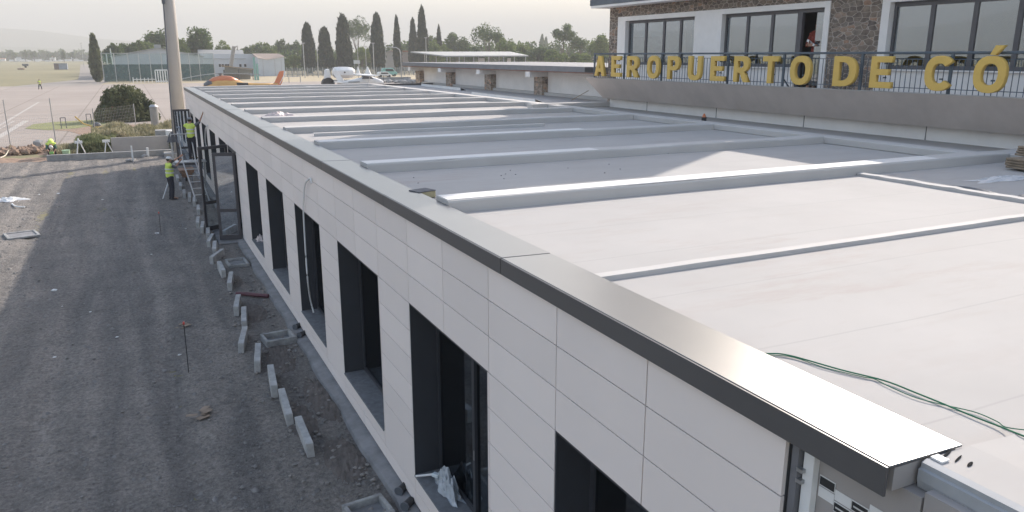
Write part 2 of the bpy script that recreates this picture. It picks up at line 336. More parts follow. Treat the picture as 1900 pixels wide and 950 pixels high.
def yard_material():
    m = mat('yard_gravel', (0.165, 0.155, 0.145), 0.95, scale=0.8, col2=(0.235, 0.215, 0.197), detail=9, bump=1.0, bscale=9)
    b = N(m)["Principled BSDF"]; cr = [n for n in N(m) if n.type == 'VALTORGB'][0]; tc = [n for n in N(m) if n.type == 'TEX_COORD'][0]
    # wheel tracks: long bands that wander along y
    mp = N(m).new("ShaderNodeMapping"); mp.inputs['Scale'].default_value = (1.0, 0.07, 1); L(m).new(tc.outputs['Object'], mp.inputs[0])
    n1 = N(m).new("ShaderNodeTexNoise"); n1.inputs['Scale'].default_value = 1.5; n1.inputs['Detail'].default_value = 4; n1.inputs['Distortion'].default_value = 0.6; L(m).new(mp.outputs[0], n1.inputs['Vector'])
    r1 = N(m).new("ShaderNodeValToRGB"); r1.color_ramp.elements[0].position = 0.38; r1.color_ramp.elements[0].color = (0.82, 0.83, 0.84, 1); r1.color_ramp.elements[1].position = 0.62; r1.color_ramp.elements[1].color = (1.24, 1.22, 1.19, 1)
    L(m).new(n1.outputs[0], r1.inputs[0])
    n2 = N(m).new("ShaderNodeTexNoise"); n2.inputs['Scale'].default_value = 13; n2.inputs['Detail'].default_value = 12; n2.inputs['Roughness'].default_value = 0.85; L(m).new(tc.outputs['Object'], n2.inputs['Vector'])
    r2 = N(m).new("ShaderNodeValToRGB"); r2.color_ramp.elements[0].position = 0.38; r2.color_ramp.elements[0].color = (0.52, 0.52, 0.52, 1); r2.color_ramp.elements[1].position = 0.62; r2.color_ramp.elements[1].color = (1.42, 1.42, 1.42, 1); L(m).new(n2.outputs[0], r2.inputs[0])
    for q_ in N(m):
        if q_.type == 'BUMP': q_.inputs['Distance'].default_value = 0.07
        if q_.type == 'TEX_NOISE' and abs(q_.inputs['Scale'].default_value - 9) < .01: q_.inputs['Detail'].default_value = 10; q_.inputs['Roughness'].default_value = .75
    a = N(m).new("ShaderNodeMix"); a.data_type = 'RGBA'; a.blend_type = 'MULTIPLY'; a.inputs[0].default_value = 1; L(m).new(cr.outputs[0], a.inputs[6]); L(m).new(r1.outputs[0], a.inputs[7])
    c = N(m).new("ShaderNodeMix"); c.data_type = 'RGBA'; c.blend_type = 'MULTIPLY'; c.inputs[0].default_value = 1; L(m).new(a.outputs[2], c.inputs[6]); L(m).new(r2.outputs[0], c.inputs[7])
    L(m).new(c.outputs[2], b.inputs['Base Color'])
    return m
M_YARD = yard_material()
def yard_z(X, Y):
    z = wob(X, Y, 9, 0.012)
    for c, d in ((-2.75, 0.3), (-4.55, -0.3), (-5.9, 0.4), (-7.6, 0.2)):
        cx = c + 0.35 * np.sin(Y * 0.09 + d * 5)
        z += -0.03 * np.exp(-((X - cx) / 0.24) ** 2) + 0.014 * np.exp(-((X - cx - 0.4) / 0.15) ** 2) + 0.014 * np.exp(-((X - cx + 0.4) / 0.15) ** 2)
        z += 0.006 * np.exp(-((X - cx) / 0.22) ** 2) * np.sin(Y * 26)
    z = z * np.clip((-0.3 - X) / 0.6, 0.15, 1)
    return z - 0.005
def yard_rough(X, Y):
    n_ = RNG.normal(size=X.shape); n_ = (n_ + np.roll(n_, 1, 0) + np.roll(n_, 1, 1)) / 1.7; return yard_z(X, Y) + n_ * 0.009 * np.clip((-0.5 - X), 0, 1)
yard = grid_sheet('yard_ground', -40, 0.2, -8, 50.9, 520, 900, yard_rough, M_YARD)
bank = grid_sheet('spoil_ground', -40, -0.05, 50.9, 57.5, 340, 60, lambda X, Y: -0.005 + wob(X * 3, Y * 3, 6, 0.05) * np.clip((Y - 50.9) / 1.5, 0, 1) * np.clip((57.5 - Y) / 1.5, 0, 1) - 0.02, M_DIRT)

def apron_material(name, c1, c2):
    m = mat(name, c1, 0.9, scale=0.06, col2=c2, detail=10, bump=0.1, bscale=5)
    b = N(m)["Principled BSDF"]; cr = [n for n in N(m) if n.type == 'VALTORGB'][0]; tc = [n for n in N(m) if n.type == 'TEX_COORD'][0]
    br = N(m).new("ShaderNodeTexBrick"); br.offset = 0.0; br.inputs['Scale'].default_value = 1.0; br.inputs['Brick Width'].default_value = 7.5; br.inputs['Row Height'].default_value = 6.0; br.inputs['Mortar Size'].default_value = 0.07
    br.inputs['Color1'].default_value = (1, 1, 1, 1); br.inputs['Color2'].default_value = (0.92, 0.92, 0.92, 1); br.inputs['Mortar'].default_value = (0.66, 0.64, 0.62, 1)
    L(m).new(tc.outputs['Object'], br.inputs['Vector'])
    a = N(m).new("ShaderNodeMix"); a.data_type = 'RGBA'; a.blend_type = 'MULTIPLY'; a.inputs[0].default_value = 1; L(m).new(cr.outputs[0], a.inputs[6]); L(m).new(br.outputs[0], a.inputs[7]); L(m).new(a.outputs[2], b.inputs['Base Color'])
    return m
M_APRON = apron_material('apron_concrete', (0.28, 0.24, 0.21), (0.345, 0.297, 0.262))
ap = MB().add([(-400, 57.5, -0.03), (260, 57.5, -0.03), (260, 186, -0.03), (-9, 186, -0.03), (-26, 181, -0.03), (-60, 183, -0.03), (-400, 196, -0.03)], [(0, 1, 2, 3, 4, 5, 6)]).build('apron', M_APRON); setting(ap)
M_ASPH = mat('old_asphalt', (0.25, 0.225, 0.20), 0.9, 0.15, 0.3)
pth = MB().add([(-24, 176, -0.024), (-8.5, 178, -0.024), (-6, 215, -0.024), (-6, 300, -0.024), (-10, 600, -0.024), (-30, 600, -0.024), (-17, 300, -0.024), (-14, 225, -0.024)], [(0, 1, 2, 3, 4, 5, 6, 7)]).build('path', M_ASPH); setting(pth)
M_LINE = mat('white_line_paint', (0.40, 0.37, 0.34), 0.8, 0.2, 2)
ml = MB()
def stripe(a, b, w):
    a = Vector(a); b = Vector(b); d = (b - a).normalized(); n = Vector((-d.y, d.x, 0)) * w / 2
    ml.add([a - n, b - n, b + n, a + n], [(0, 1, 2, 3)])
for a, b, w in (((-13.46, 118, -0.022), (-13.0, 62, -0.022), 0.25), ((-11.65, 84.5, -0.022), (-11.9, 58, -0.022), 0.5), ((-12.6, 84.5, -0.022), (-12.85, 58, -0.022), 0.18),
                ((-13.46, 118, -0.022), (60, 122, -0.022), 0.18), ((-60, 99, -0.022), (0, 101, -0.022), 0.15), ((-5.7, 146, -0.022), (-5.5, 139, -0.022), 0.4), ((-4.9, 146, -0.022), (-4.7, 139, -0.022), 0.4)):
    stripe(a, b, w)
setting(ml.build('apron_markings', M_LINE))
M_DRYG = mat('dry_verge', (0.33, 0.27, 0.18), 0.95, scale=0.4, col2=(0.42, 0.36, 0.24), detail=8, bump=0.3)
vg = MB().add([(-9, 186, -0.028), (260, 184, -0.028), (260, 330, -0.028), (-6, 330, -0.028), (-6, 215, -0.028)], [(0, 1, 2, 3, 4)]).build('verge_ground', M_DRYG); setting(vg)
M_GRASSG = mat('verge_grass', (0.17, 0.18, 0.07), 0.95, scale=1.5, col2=(0.25, 0.25, 0.11), detail=8, bump=0.4)
gp = [gz(u, v, 0) for u, v in ((46, 238), (62, 230), (100, 226), (150, 223), (200, 220), (212, 226), (205, 231), (165, 234), (140, 238), (90, 241))]
setting(MB().add([(p.x, p.y, -0.012) for p in gp], [tuple(range(len(gp)))]).build('grass_verge', M_GRASSG))
gp = [gz(u, v, 0) for u, v in ((62, 238.7), (138, 238.5), (168, 234), (207, 231.5), (330, 229), (330, 262), (160, 262), (150, 250), (128, 243))]
setting(MB().add([(p.x, p.y, -0.016) for p in gp], [tuple(range(len(gp)))]).build('bare_soil', M_DIRT))

# hills: ring of low ridges, very far
def hills():
    mb = MB(); n = 240
    M = mat('hill_scrub', (0.10, 0.11, 0.075), 0.95, scale=0.003, col2=(0.17, 0.16, 0.11), detail=8)
    rs = np.random.RandomState(3)
    def prof(a, base):
        d = math.degrees(a)
        h = base * (0.62 + 0.2 * math.sin(a * 5 + 1) + 0.12 * math.sin(a * 11 + 2) + 0.06 * math.sin(a * 23) + 0.03 * math.sin(a * 61))
        w = (math.degrees(a) + 180) % 360 - 180          # azimuth from +Y towards +X
        h *= 0.06 + 0.94 * (1 / (1 + math.exp((w + 4) / 4.5)) if w > -90 else 1) if w < 120 else 0.6
        return max(h, 2)
    for rad, base, dep in ((3000, 215, 700), (2300, 62, 400)):
        rows = []
        for k, (dr, hf) in enumerate(((0, 0), (0.25, .45), (.5, .8), (.8, 1), (1.0, .9), (1.4, 0))):
            rows.append([(math.sin(2 * math.pi * i / n) * (rad + dr * dep), math.cos(2 * math.pi * i / n) * (rad + dr * dep), hf * prof(2 * math.pi * i / n, base) * (1 + (0.12 * rs.rand() if 0 < hf < 1 else 0)) - 0.5) for i in range(n)])
        vs = [p for r_ in rows for p in r_]; fs = [(j * n + i, j * n + (i + 1) % n, (j + 1) * n + (i + 1) % n, (j + 1) * n + i) for j in range(len(rows) - 1) for i in range(n)]
        mb.add(vs, fs)
    o = mb.build('hills', M); o.data.shade_smooth(); setting(o)
hills()

# ------------------------------------------------------------------ TERMINAL EXTENSION (white clad facade + big flat roof)
TE = thing('terminal_extension', 'long single storey terminal block with pale cladding panels, dark windows and flat ribbed white roof', 'building', (0, 0, 0))
YN, YF = 2.56, 47.4
WY = [(2.60 + 3.667 * k, 4.93 + 3.667 * k) for k in range(12)]       # window bays; bays 6 and 11 are doors
DOORS = {6: (25.45, 27.75), 11: (42.95, 45.0)}
ZS, ZT = 0.56, 2.885
rows = [0.13, 0.34] + [round(2.885 - 0.365 * k, 3) for k in range(6, -1, -1)] + [3.25, 3.61, 3.96]
rows = sorted(set(rows)); rows = [r for r in rows if r != 0.695] ; rows = sorted(rows)
cols = []
y = 2.56
for k in range(13):
    y0 = 2.56 + 3.667 * k
    cols += [y0, y0 + 1.185, y0 + 2.37]
cols = [c for c in cols if c < YF - 0.3] + [YF]
clad = MB(); g = 0.006
openings = [(a - 0.04 if 0 else a, b, ZS, ZT) for k, (a, b) in enumerate(WY) if k not in DOORS] + [(a, b, 0.0, ZT) for a, b in DOORS.values()]
def panel(y0, y1, z0, z1):
    # subtract openings, then add a thin panel with open joints
    parts = [(y0, y1, z0, z1)]
    for (a, b, c, d) in openings:
        nxt = []
        for (p, q, r_, s_) in parts:
            if q <= a + 1e-4 or p >= b - 1e-4 or s_ <= c + 1e-4 or r_ >= d - 1e-4: nxt.append((p, q, r_, s_)); continue
            if p < a - 1e-3: nxt.append((p, a, r_, s_))
            if q > b + 1e-3: nxt.append((b, q, r_, s_))
            lo, hi = max(p, a), min(q, b)
            if r_ < c - 1e-3: nxt.append((lo, hi, r_, c))
            if s_ > d + 1e-3: nxt.append((lo, hi, d, s_))
        parts = nxt
    for (p, q, r_, s_) in parts:
        if q - p > 0.03 and s_ - r_ > 0.03: clad.box(0.0, 0.025, p + g, q - g, r_ + g * .8, s_ - g * .8)
for i in range(len(cols) - 1):
    for j in range(len(rows) - 1): panel(cols[i], cols[i + 1], rows[j], rows[j + 1])
clad.build('cladding', M_PANEL, TE)
MB().box(0.0, 0.44, 2.6, YF, 3.962, 4.074).build('parapet_core', M_JOINT, TE)
MB().box(0.02, 0.42, 1.975, 2.595, 3.962, 4.074).build('parapet_core', mat('sheathing_board', (0.36, 0.335, 0.32), 0.9, 0.06, 2), TE)
# backing wall behind the joints, with the openings left out
bw = MB()
edges = sorted([YN + 0.02] + [e for o_ in openings for e in o_[:2]] + [YF])
for i in range(len(edges) - 1):
    a, b = edges[i], edges[i + 1]
    if b - a < 1e-3: continue
    mid = (a + b) / 2; op = [o_ for o_ in openings if o_[0] < mid < o_[1]]
    if op:
        if op[0][2] > 0: bw.box(0.03, 0.34, a, b, 0, op[0][2] - 0.03)
        bw.box(0.03, 0.34, a, b, op[0][3] + 0.02, 3.95)
    else: bw.box(0.03, 0.34, a + 0.02, b - 0.02, 0, 3.95)
bw.build('backing_wall', M_JOINT, TE)
MB().box(0.04, 15, YF - 0.02, YF + 0.14, 0, 3.93).build('end_wall', M_WALLW, TE)
MB().box(-0.02, 0.2, YF - 0.01, YF + 0.16, 0.1, 3.94).build('corner_trim', M_PANEL, TE)
# windows
for k, (a, b) in enumerate(WY):
    if k in DOORS: continue
    w = MB()                                   # reveal lining
    w.box(0.004, 0.36, b - 0.018, b, ZS, ZT).box(0.004, 0.36, a, a + 0.018, ZS, ZT).box(0.004, 0.36, a + .018, b - .018, ZT - 0.018, ZT)
    W_ = w.build('window', M_ANTH, TE)
    MB().box(-0.012, 0.36, a + .018, b - .018, ZS - 0.02, ZS + 0.008).build('sill', M_SILL, W_, bevel=0.003)
    f = MB(); fw = 0.055; x0, x1 = 0.33, 0.385
    f.box(x0, x1, a + .018, a + .018 + fw, ZS + .01, ZT - .02).box(x0, x1, b - .018 - fw, b - .018, ZS + .01, ZT - .02)
    f.box(x0, x1, a + .073, b - .073, ZS + .01, ZS + .07).box(x0, x1, a + .073, b - .073, ZT - .08, ZT - .02)
    my = a + 1.12; f.box(x0 - .01, x1 - .002, my - 0.035, my + 0.035, ZS + .07, ZT - .08)
    f.build('frame', M_ANTH, W_)
    MB().box(0.355, 0.363, a + .073, my - .035, ZS + .07, ZT - .08).box(0.355, 0.363, my + .035, b - .073, ZS + .07, ZT - .08).build('pane', M_GLASS, W_)
    MB().box(0.315, 0.332, my - .02, my + .0, 1.3, 1.42).build('handle', M_STEEL, W_)
# interior: floor slab, ceiling, partition so that glass looks into a dim room
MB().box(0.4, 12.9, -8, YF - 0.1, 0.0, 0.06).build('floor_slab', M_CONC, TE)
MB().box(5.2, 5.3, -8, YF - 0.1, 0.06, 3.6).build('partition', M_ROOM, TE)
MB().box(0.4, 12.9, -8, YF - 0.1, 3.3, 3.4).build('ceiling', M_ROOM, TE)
# doors (open leaves)
def door_leaf(hy, tip, z0, z1, parent, glass, name='door'):
    d = Vector((tip[0], tip[1], 0)) - Vector((-0.03, hy, 0)); w = d.length; ang = math.atan2(d.y, d.x)
    M = Matrix.Rotation(ang, 3, 'Z'); c = Vector((-0.03, hy, 0))
    def bx(mb, u0, u1, za, zb, t=0.03): mb.obox(c + M @ Vector(((u0 + u1) / 2, 0, (za + zb) / 2)), (u1 - u0, t * 2, zb - za), M)
    f = MB(); s = 0.085
    bx(f, 0, s, z0, z1); bx(f, w - s, w, z0, z1); bx(f, s, w - s, z0, z0 + 0.16); bx(f, s, w - s, z1 - .1, z1); bx(f, s, w - s, 0.98, 1.09)
    D = f.build(name, mat('bronze_frame', (0.075, 0.07, 0.075), 0.45), parent, bevel=0.004)
    p = MB(); bx(p, s, w - s, z0 + .16, .98, .006); bx(p, s, w - s, 1.09, z1 - .1, .006); p.build('pane', glass, D)
    h = MB(); h.tube(c + M @ Vector((w - .05, -.07, 1.0)), c + M @ Vector((w - .05, -.07, 1.35)), .014); h.tube(c + M @ Vector((w - .05, -.07, 1.03)), c + M @ Vector((w - .05, -.02, 1.03)), .01); h.tube(c + M @ Vector((w - .05, -.07, 1.32)), c + M @ Vector((w - .05, -.02, 1.32)), .01)
    h.build('handle', M_STEEL, D)
    return D
a, b = DOORS[6]
df = MB(); df.box(0.004, 0.3, a, a + .05, 0.06, ZT).box(0.004, .3, b - .05, b, .06, ZT).box(.004, .3, a + .05, b - .05, ZT - .12, ZT)
DF = df.build('door_frame', M_ANTH, TE)
door_leaf(a + 0.12, (-0.68, a + 0.31), 0.08, 2.86, TE, M_GLASSCL)
door_leaf(b - 0.02, (-0.98, b - 0.5), 0.08, 2.9, TE, M_GLASSTHIN)
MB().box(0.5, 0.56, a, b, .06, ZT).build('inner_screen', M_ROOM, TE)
MB().box(-0.75, 0.0, a - 0.1, b + 0.1, 0.0, 0.055).build('threshold', M_CONCD, TE, bevel=.01)
a, b = DOORS[11]
df = MB(); df.box(0.004, 0.3, a, a + .05, 0.06, ZT).box(0.004, .3, b - .05, b, .06, ZT).box(.004, .3, a + .05, b - .05, ZT - .12, ZT)
df.build('door_frame', M_ANTH, TE)
door_leaf(b - 0.15, (-0.86, b - 0.15), 0.1, 3.05, TE, M_GLASSCL)
# coping + fascia in three lengths, dark metal
def coping(y0, y1, dz):
    poly = [(-0.035, 3.955 + dz), (-0.035, 4.10 + dz), (0.45, 4.085 + dz), (0.45, 4.06 + dz), (-0.028, 4.075 + dz), (-0.028, 3.955 + dz)]
    o = MB().prism([(p[0], p[1]) for p in [(-0.03, 4.089), (-0.03, 4.101), (0.45, 4.090), (0.45, 4.078)]], 'y', y0, y1).build('coping', M_COPE, TE, bevel=0.003)
    for v in o.data.vertices: v.co.z += dz
    f = MB().box(-0.045 - dz * .6, -0.0305, y0, y1, 3.955, 4.096 + dz).build('fascia', M_FASC, TE, bevel=0.002)
seg = [1.96, 5.86, 9.36, 12.9, 16.4, 19.9, 23.4, 26.9, 30.4, 33.9, 37.4, 40.9, 44.4, YF + .1]
for i in range(len(seg) - 1): coping(seg[i] + 0.004, seg[i + 1] - 0.004, 0.003 * (i % 2))
MB().box(0.3, 14.6, YF - 0.12, YF + 0.16, 4.0, 4.11).build('end_coping', M_FASC, TE, bevel=.004)
# roof deck, membrane
roof = MB().box(0.42, 13.0, 1.96, YF - 0.12, 3.9, 4.0); roof.prism([(0.20, 3.9), (0.20, 4.082), (0.5, 4.078), (1.7, 4.0), (13.0, 4.0), (13.0, 3.9)], 'y', -8, 1.96)
RF = roof.build('roof', M_ROOF, TE)
MB().box(13.0, 14.7, 24.4, YF - .12, 3.9, 4.0).build('roof', M_ROOF, TE)
RH, RW = 0.145, 0.42
M_RIB_BRIGHT = mat('bright_rib_top', (.66, .645, .625), .8, .05, 1.5)
for k in range(12):
    y0 = 8.36 + 3.5 * k
    xe = 10.3
    if y0 > 47: continue
    if k == 0: xe = 13.0
    rs = [(0.452, y0, RH - .003)]
    # slightly uneven upstand: loft several sections
    rings = []; n = 14
    for i in range(n + 1):
        x = 0.452 + (xe - 0.452) * i / n; dz = random.uniform(-.010, .012); dy = random.uniform(-.014, .014)
        rings.append([(x, y0 + dy, 3.999), (x, y0 + dy - .012 + .02, 4.0 + RH - .02 + dz), (x, y0 + .02 + dy, 4.0 + RH + dz), (x, y0 + RW - .02 + dy, 4.0 + RH + dz), (x, y0 + RW + dy, 4.0 + RH - .02 + dz), (x, y0 + RW + dy, 3.999)])
    rib_ = MB().loft(rings).build('roof_rib', M_RIB, TE)
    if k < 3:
        xs_ = (9.5, 4.75, 6.6)[k]; MB().box(.46, xs_, y0 + .045, y0 + RW - .03, 4.0 + RH - .004, 4.0 + RH + .009).build('bright_top_strip', M_RIB_BRIGHT, rib_)  # brightness of the rib tops put into the colour of added strips
dv = MB(); dv.box(10.3, 10.72, 8.36 + RW, YF - .13, 3.999, 4.142)
dv.build('roof_divider', M_RIB, TE, bevel=.015)
MB().box(10.95, 11.3, 2.5, 8.36, 3.999, 4.138).build('roof_divider', M_RIB, TE, bevel=.015)
MB().box(12.86, 13.1, -2, 24.1, 3.999, 4.32).build('parapet_band', M_WALLW, TE)
jb = MB()
for yy in (11.4, 14.9, 18.3, 21.8): jb.box(12.852, 12.862, yy - .01, yy + .01, 4.0, 4.31)
jb.build('band_joint', M_JOINT, TE)
MB().box(9.7, 12.86, 24.1, 24.5, 3.999, 4.17).build('roof_rib', M_RIB, TE, bevel=.015)
# low strip across near bay + thin batten along it
sr = []
for i in range(24):
    x = .45 + 12.4 * i / 23; dz = random.uniform(-.006, .006); sr.append([(x, 5.15, 3.999), (x, 5.155, 4.045 + dz), (x, 5.25, 4.05 + dz), (x, 5.34, 3.999)])
MB().loft(sr).build('membrane_step', M_RIB, TE)
sr = []
for i in range(24):
    y_ = 5.34 + 3.0 * i / 23; dz = random.uniform(-.006, .01); dx = random.uniform(-.008, .008); sr.append([(7.2 + dx, y_, 3.999), (7.2 + dx, y_, 4.045 + dz), (7.29 + dx, y_, 4.055 + dz), (7.36 + dx, y_, 3.999)])
MB().loft(sr).build('membrane_step', M_RIB, TE)
# bare end of the facade, right of the last cladding column
MB().box(0.1, 0.19, -8, 1.875, 0, 3.99).box(0.1, 0.19, 1.887, YN - .07, 0, 3.955).build('insulation_board', mat('sheathing_board', (0.36, 0.335, 0.32), 0.9, 0.06, 2), TE)
MB().box(0.03, 0.1, YN - .055, YN - .012, 0, 3.95).build('dark_channel', M_JOINT, TE)
MB().box(0.055, 0.0995, YN - .13, YN - .065, 0, 3.93).build('mounting_profile', M_WHITE, TE, bevel=.003)
cl = MB()
for z in (3.78, 3.72, 3.5, 3.2, 2.9): cl.box(0.028, .056, YN - .085, YN - .05, z, z + .02)
cl.build('clip', M_STEEL, TE)
MB().prism([(0.15, 4.0), (0.15, 4.05), (0.165, 4.055), (0.165, 4.078), (0.1985, 4.088), (0.1985, 3.96), (0.16, 3.96)], 'y', -8, 1.955).build('edge_profile', mat('grey_profile', (.36, .37, .38), .6), TE)
tp = MB(); tw = MB()
for i in range(16):
    yb = 2.42 - i * 0.098
    for r_ in (0, 1):
        z0 = 3.735 - r_ * .062 - (.0 if i > 2 else (.03 if i > 0 else .0)); tw.box(0.096, 0.0975, yb - .096, yb, z0, z0 + .056)
        if (i + r_) % 2 == 0 and not (i == 0 and r_): tp.box(0.0935, 0.0955, yb - .092, yb - .004, z0 + .006, z0 + .05)
tw.build('joint_tape', M_WHITE, TE); tpo = tp.build('tape_pattern', M_BLACK, TE)
tl = MB()
for i in range(16):
    for r_ in (0, 1):
        if (i + r_) % 2 == 0 and i: 
            yb = 2.42 - i * .098; z0 = 3.735 - r_ * .062 - (.0 if i > 2 else .03); tl.box(.092, .0932, yb - .082, yb - .014, z0 + .024, z0 + .032)
tl.build('tape_lettering', M_TAPE, TE)
# concrete footing strip and pipe stubs
fs = []
for i in range(120):
    y_ = 2 + 46 * i / 119; w = 0.21 + .02 * math.sin(i * .9) + random.uniform(-.015, .015); fs.append([(0.03, y_, -.05), (-w, y_, -.05), (-w + .02, y_, .07 + random.uniform(-.01, .01)), (-.05, y_, .09), (0.03, y_, .1)])
tag(MB().loft(fs).build('footing_strip', M_CONCD), 'rough concrete footing strip along the foot of the facade', 'footing')

# ------------------------------------------------------------------ UPPER STONE BUILDING with balcony
TB = thing('terminal_building', 'upper floor of the terminal with brown rubble stone walls, big windows and balcony', 'building', (13.8, 10, 4))
X0 = 13.8; WT, WS = 7.0, 5.48
st = MB()
for (y0, y1, z0, z1) in ((25.12, 25.72, 4, 7.6), (13.66, 15.24, 4, 7.6), (15.24, 25.12, 7.17, 7.6), (-2, 13.66, 7.17, 7.6)): st.box(X0, X0 + .35, y0, y1, z0, z1)
st.box(X0 + .35, 20, 25.3, 25.72, 4, 7.6)
st.build('wall', M_STONE, TB)
wh = MB()
wh.box(X0 - .03, X0 + .3, 24.62, 25.12, 4, 7.17).box(X0 - .03, X0 + .3, 20.7, 24.62, 7.02, 7.17).box(X0 - .02, X0 + .3, 19.4, 20.7, 4, 7.17)
wh.box(X0 - .03, X0 + .3, 15.42, 19.4, 7.02, 7.17).box(X0 - .03, X0 + .3, 15.24, 15.42, 4, 7.17)
wh.box(X0 - .03, X0 + .3, 13.44, 13.66, 4, 7.17).box(X0 - .03, X0 + .3, -2, 13.44, 7.03, 7.17)
wh.build('white_surround', M_WALLW, TB)
MB().box(X0 + .02, X0 + .26, 20.7, 24.62, 4, WS - .03).box(X0 + .02, X0 + .26, 16.36, 19.4, 4, WS - .03).box(X0 + .02, X0 + .26, -2, 13.44, 4, WS - .03).build('white_infill', M_WALLW, TB)
MG = mat('window_frame_grey', (0.10, 0.098, 0.105), 0.45)
def upper_window(y0, y1, mulls, sill=True, z0=WS, handle=False):
    f = MB(); xa, xb = X0 + .12, X0 + .2; t = .06
    f.box(xa, xb, y0, y0 + t, z0, WT + .02).box(xa, xb, y1 - t, y1, z0, WT + .02).box(xa, xb, y0 + t, y1 - t, WT - .08, WT + .02).box(xa - .03, xb, y0 + t, y1 - t, z0, z0 + .09)
    for m_ in mulls: f.box(xa + .002, xb - .002, m_ - .055, m_ + .055, z0 + .09, WT - .08)
    Wd = f.build('window', MG, TB, bevel=.004)
    ys = [y0 + t] + sorted(mulls) + [y1 - t]
    for i in range(len(ys) - 1):
        a_ = ys[i] + (.055 if i else 0); b_ = ys[i + 1] - (.055 if i < len(ys) - 2 else 0)
        MB().box(xa + .03, xa + .038, a_, b_, z0 + .09, WT - .08).build('pane', M_GLASSUP, Wd)
    if sill: MB().box(X0 - .05, xa - .031, y0, y1, z0 - .03, z0).build('sill', M_WALLW, Wd)
    return Wd
upper_window(20.72, 24.6, [21.58, 22.5, 23.55])
upper_window(16.42, 19.38, [17.42, 18.42])
upper_window(4.4, 13.42, [5.3, 6.35, 7.35, 8.35, 9.4, 10.41, 11.38, 12.41])
# balcony doorway: dark opening, leaf folded back in
dfr = MB().box(X0 + .1, X0 + .2, 16.28, 16.41, 4.95, WT + .02).box(X0 + .1, X0 + .2, 15.43, 15.5, 4.95, WT + .02).box(X0 + .1, X0 + .2, 15.5, 16.28, WT - .08, WT + .02)
DB = dfr.build('door_frame', MG, TB, bevel=.004)
MB().box(X0 + .21, X0 + .24, 15.46, 15.88, 5.0, WT - .09).build('door', M_GLASSUP, TB)
MB().box(X0 + 3.2, X0 + 3.3, 4, 25.2, 4.9, 7.3).build('inner_wall', mat('inner_wall', (0.2, 0.19, 0.19), .9), TB)
MB().box(X0 + .35, 20, -2, 25.2, 7.3, 7.4).box(X0 + .35, 20, -2, 25.2, 4.8, 4.92).build('inner_floor', mat('inner_floor', (0.16, 0.15, 0.15), .9), TB)
bl = MB()
for (a_, b_, z_) in ((23.6, 24.5, 6.45), (22.56, 23.5, 6.45)): bl.box(X0 + .24, X0 + .25, a_, b_, z_, WT)
bl.build('blind', mat('roller_blind', (0.62, 0.64, 0.62), .9), TB)
# eave
ev = MB().box(13.2, 22, -3, 26.2, 7.6, 7.83); ev.build('roof', mat('eave_grey', (0.12, 0.135, 0.155), .6), TB, bevel=.01)
MB().box(13.22, 22, -2.95, 26.15, 7.52, 7.6).build('soffit', M_WALLW, TB)
# stone tower above, mostly out of the picture: it throws the long shadow over the roof
tw_ = MB().box(14.2, 17, 18.1, 26.0, 7.84, 12.7).box(14.2, 17, 19.6, 26.0, 12.7, 20.5)
tw_.build('tower', M_WALLW, TB)
# balcony slab and parapet with outward lean
pr = [(12.0, 5.03), (12.12, 5.03), (12.16, 4.9), (13.8, 4.9), (13.8, 4.32), (12.58, 4.32)]
BAL = MB().prism(pr, 'y', 3, 24.45).build('balcony', M_GREYPLASTER, TB)
for v in BAL.data.vertices:
    if v.co.y > 10 and v.co.x < -1: v.co.y = 24.45 - 10 - (0.33 if v.co.z < 0.5 else 0)
MB().box(11.985, 12.13, 3, 24.46, 5.03, 5.045).build('parapet_cap', mat('cap_plaster', (.42, .40, .38), .9), TB)
# railing
RL = thing('railing', 'dark steel balcony railing with thin upright bars behind the yellow letters', 'railing', (12.1, 24, 5.045))
rp = [23.9, 22.05, 20.0, 17.0, 14.95, 12.6, 10.45, 8.2, 6.0]
MB().box(12.03, 12.08, 5.5, 23.95, 5.83, 5.88).build('handrail', M_RAIL, RL, bevel=.008)
for i, p in enumerate(rp):
    MB().box(12.035, 12.075, p - .03, p + .03, 5.04, 5.83).build('post', M_RAIL, RL)
MB().tube((12.06, 14.95, 5.25), (12.5, 15.1, 4.95), .018).build('brace', M_RAIL, RL)
for i in range(len(rp) - 1):
    a_, b_ = rp[i + 1] + .03, rp[i] - .03; pm = MB(); pm.box(12.05, 12.066, a_, b_, 5.72, 5.735).box(12.05, 12.066, a_, b_, 5.13, 5.145)
    n_ = int((b_ - a_) / .125)
    for k in range(1, n_ + 1): yy = a_ + (b_ - a_) * k / (n_ + 1); pm.box(12.052, 12.063, yy - .006, yy + .006, 5.05, 5.72)
    pm.build('bar_panel', M_RAIL, RL)

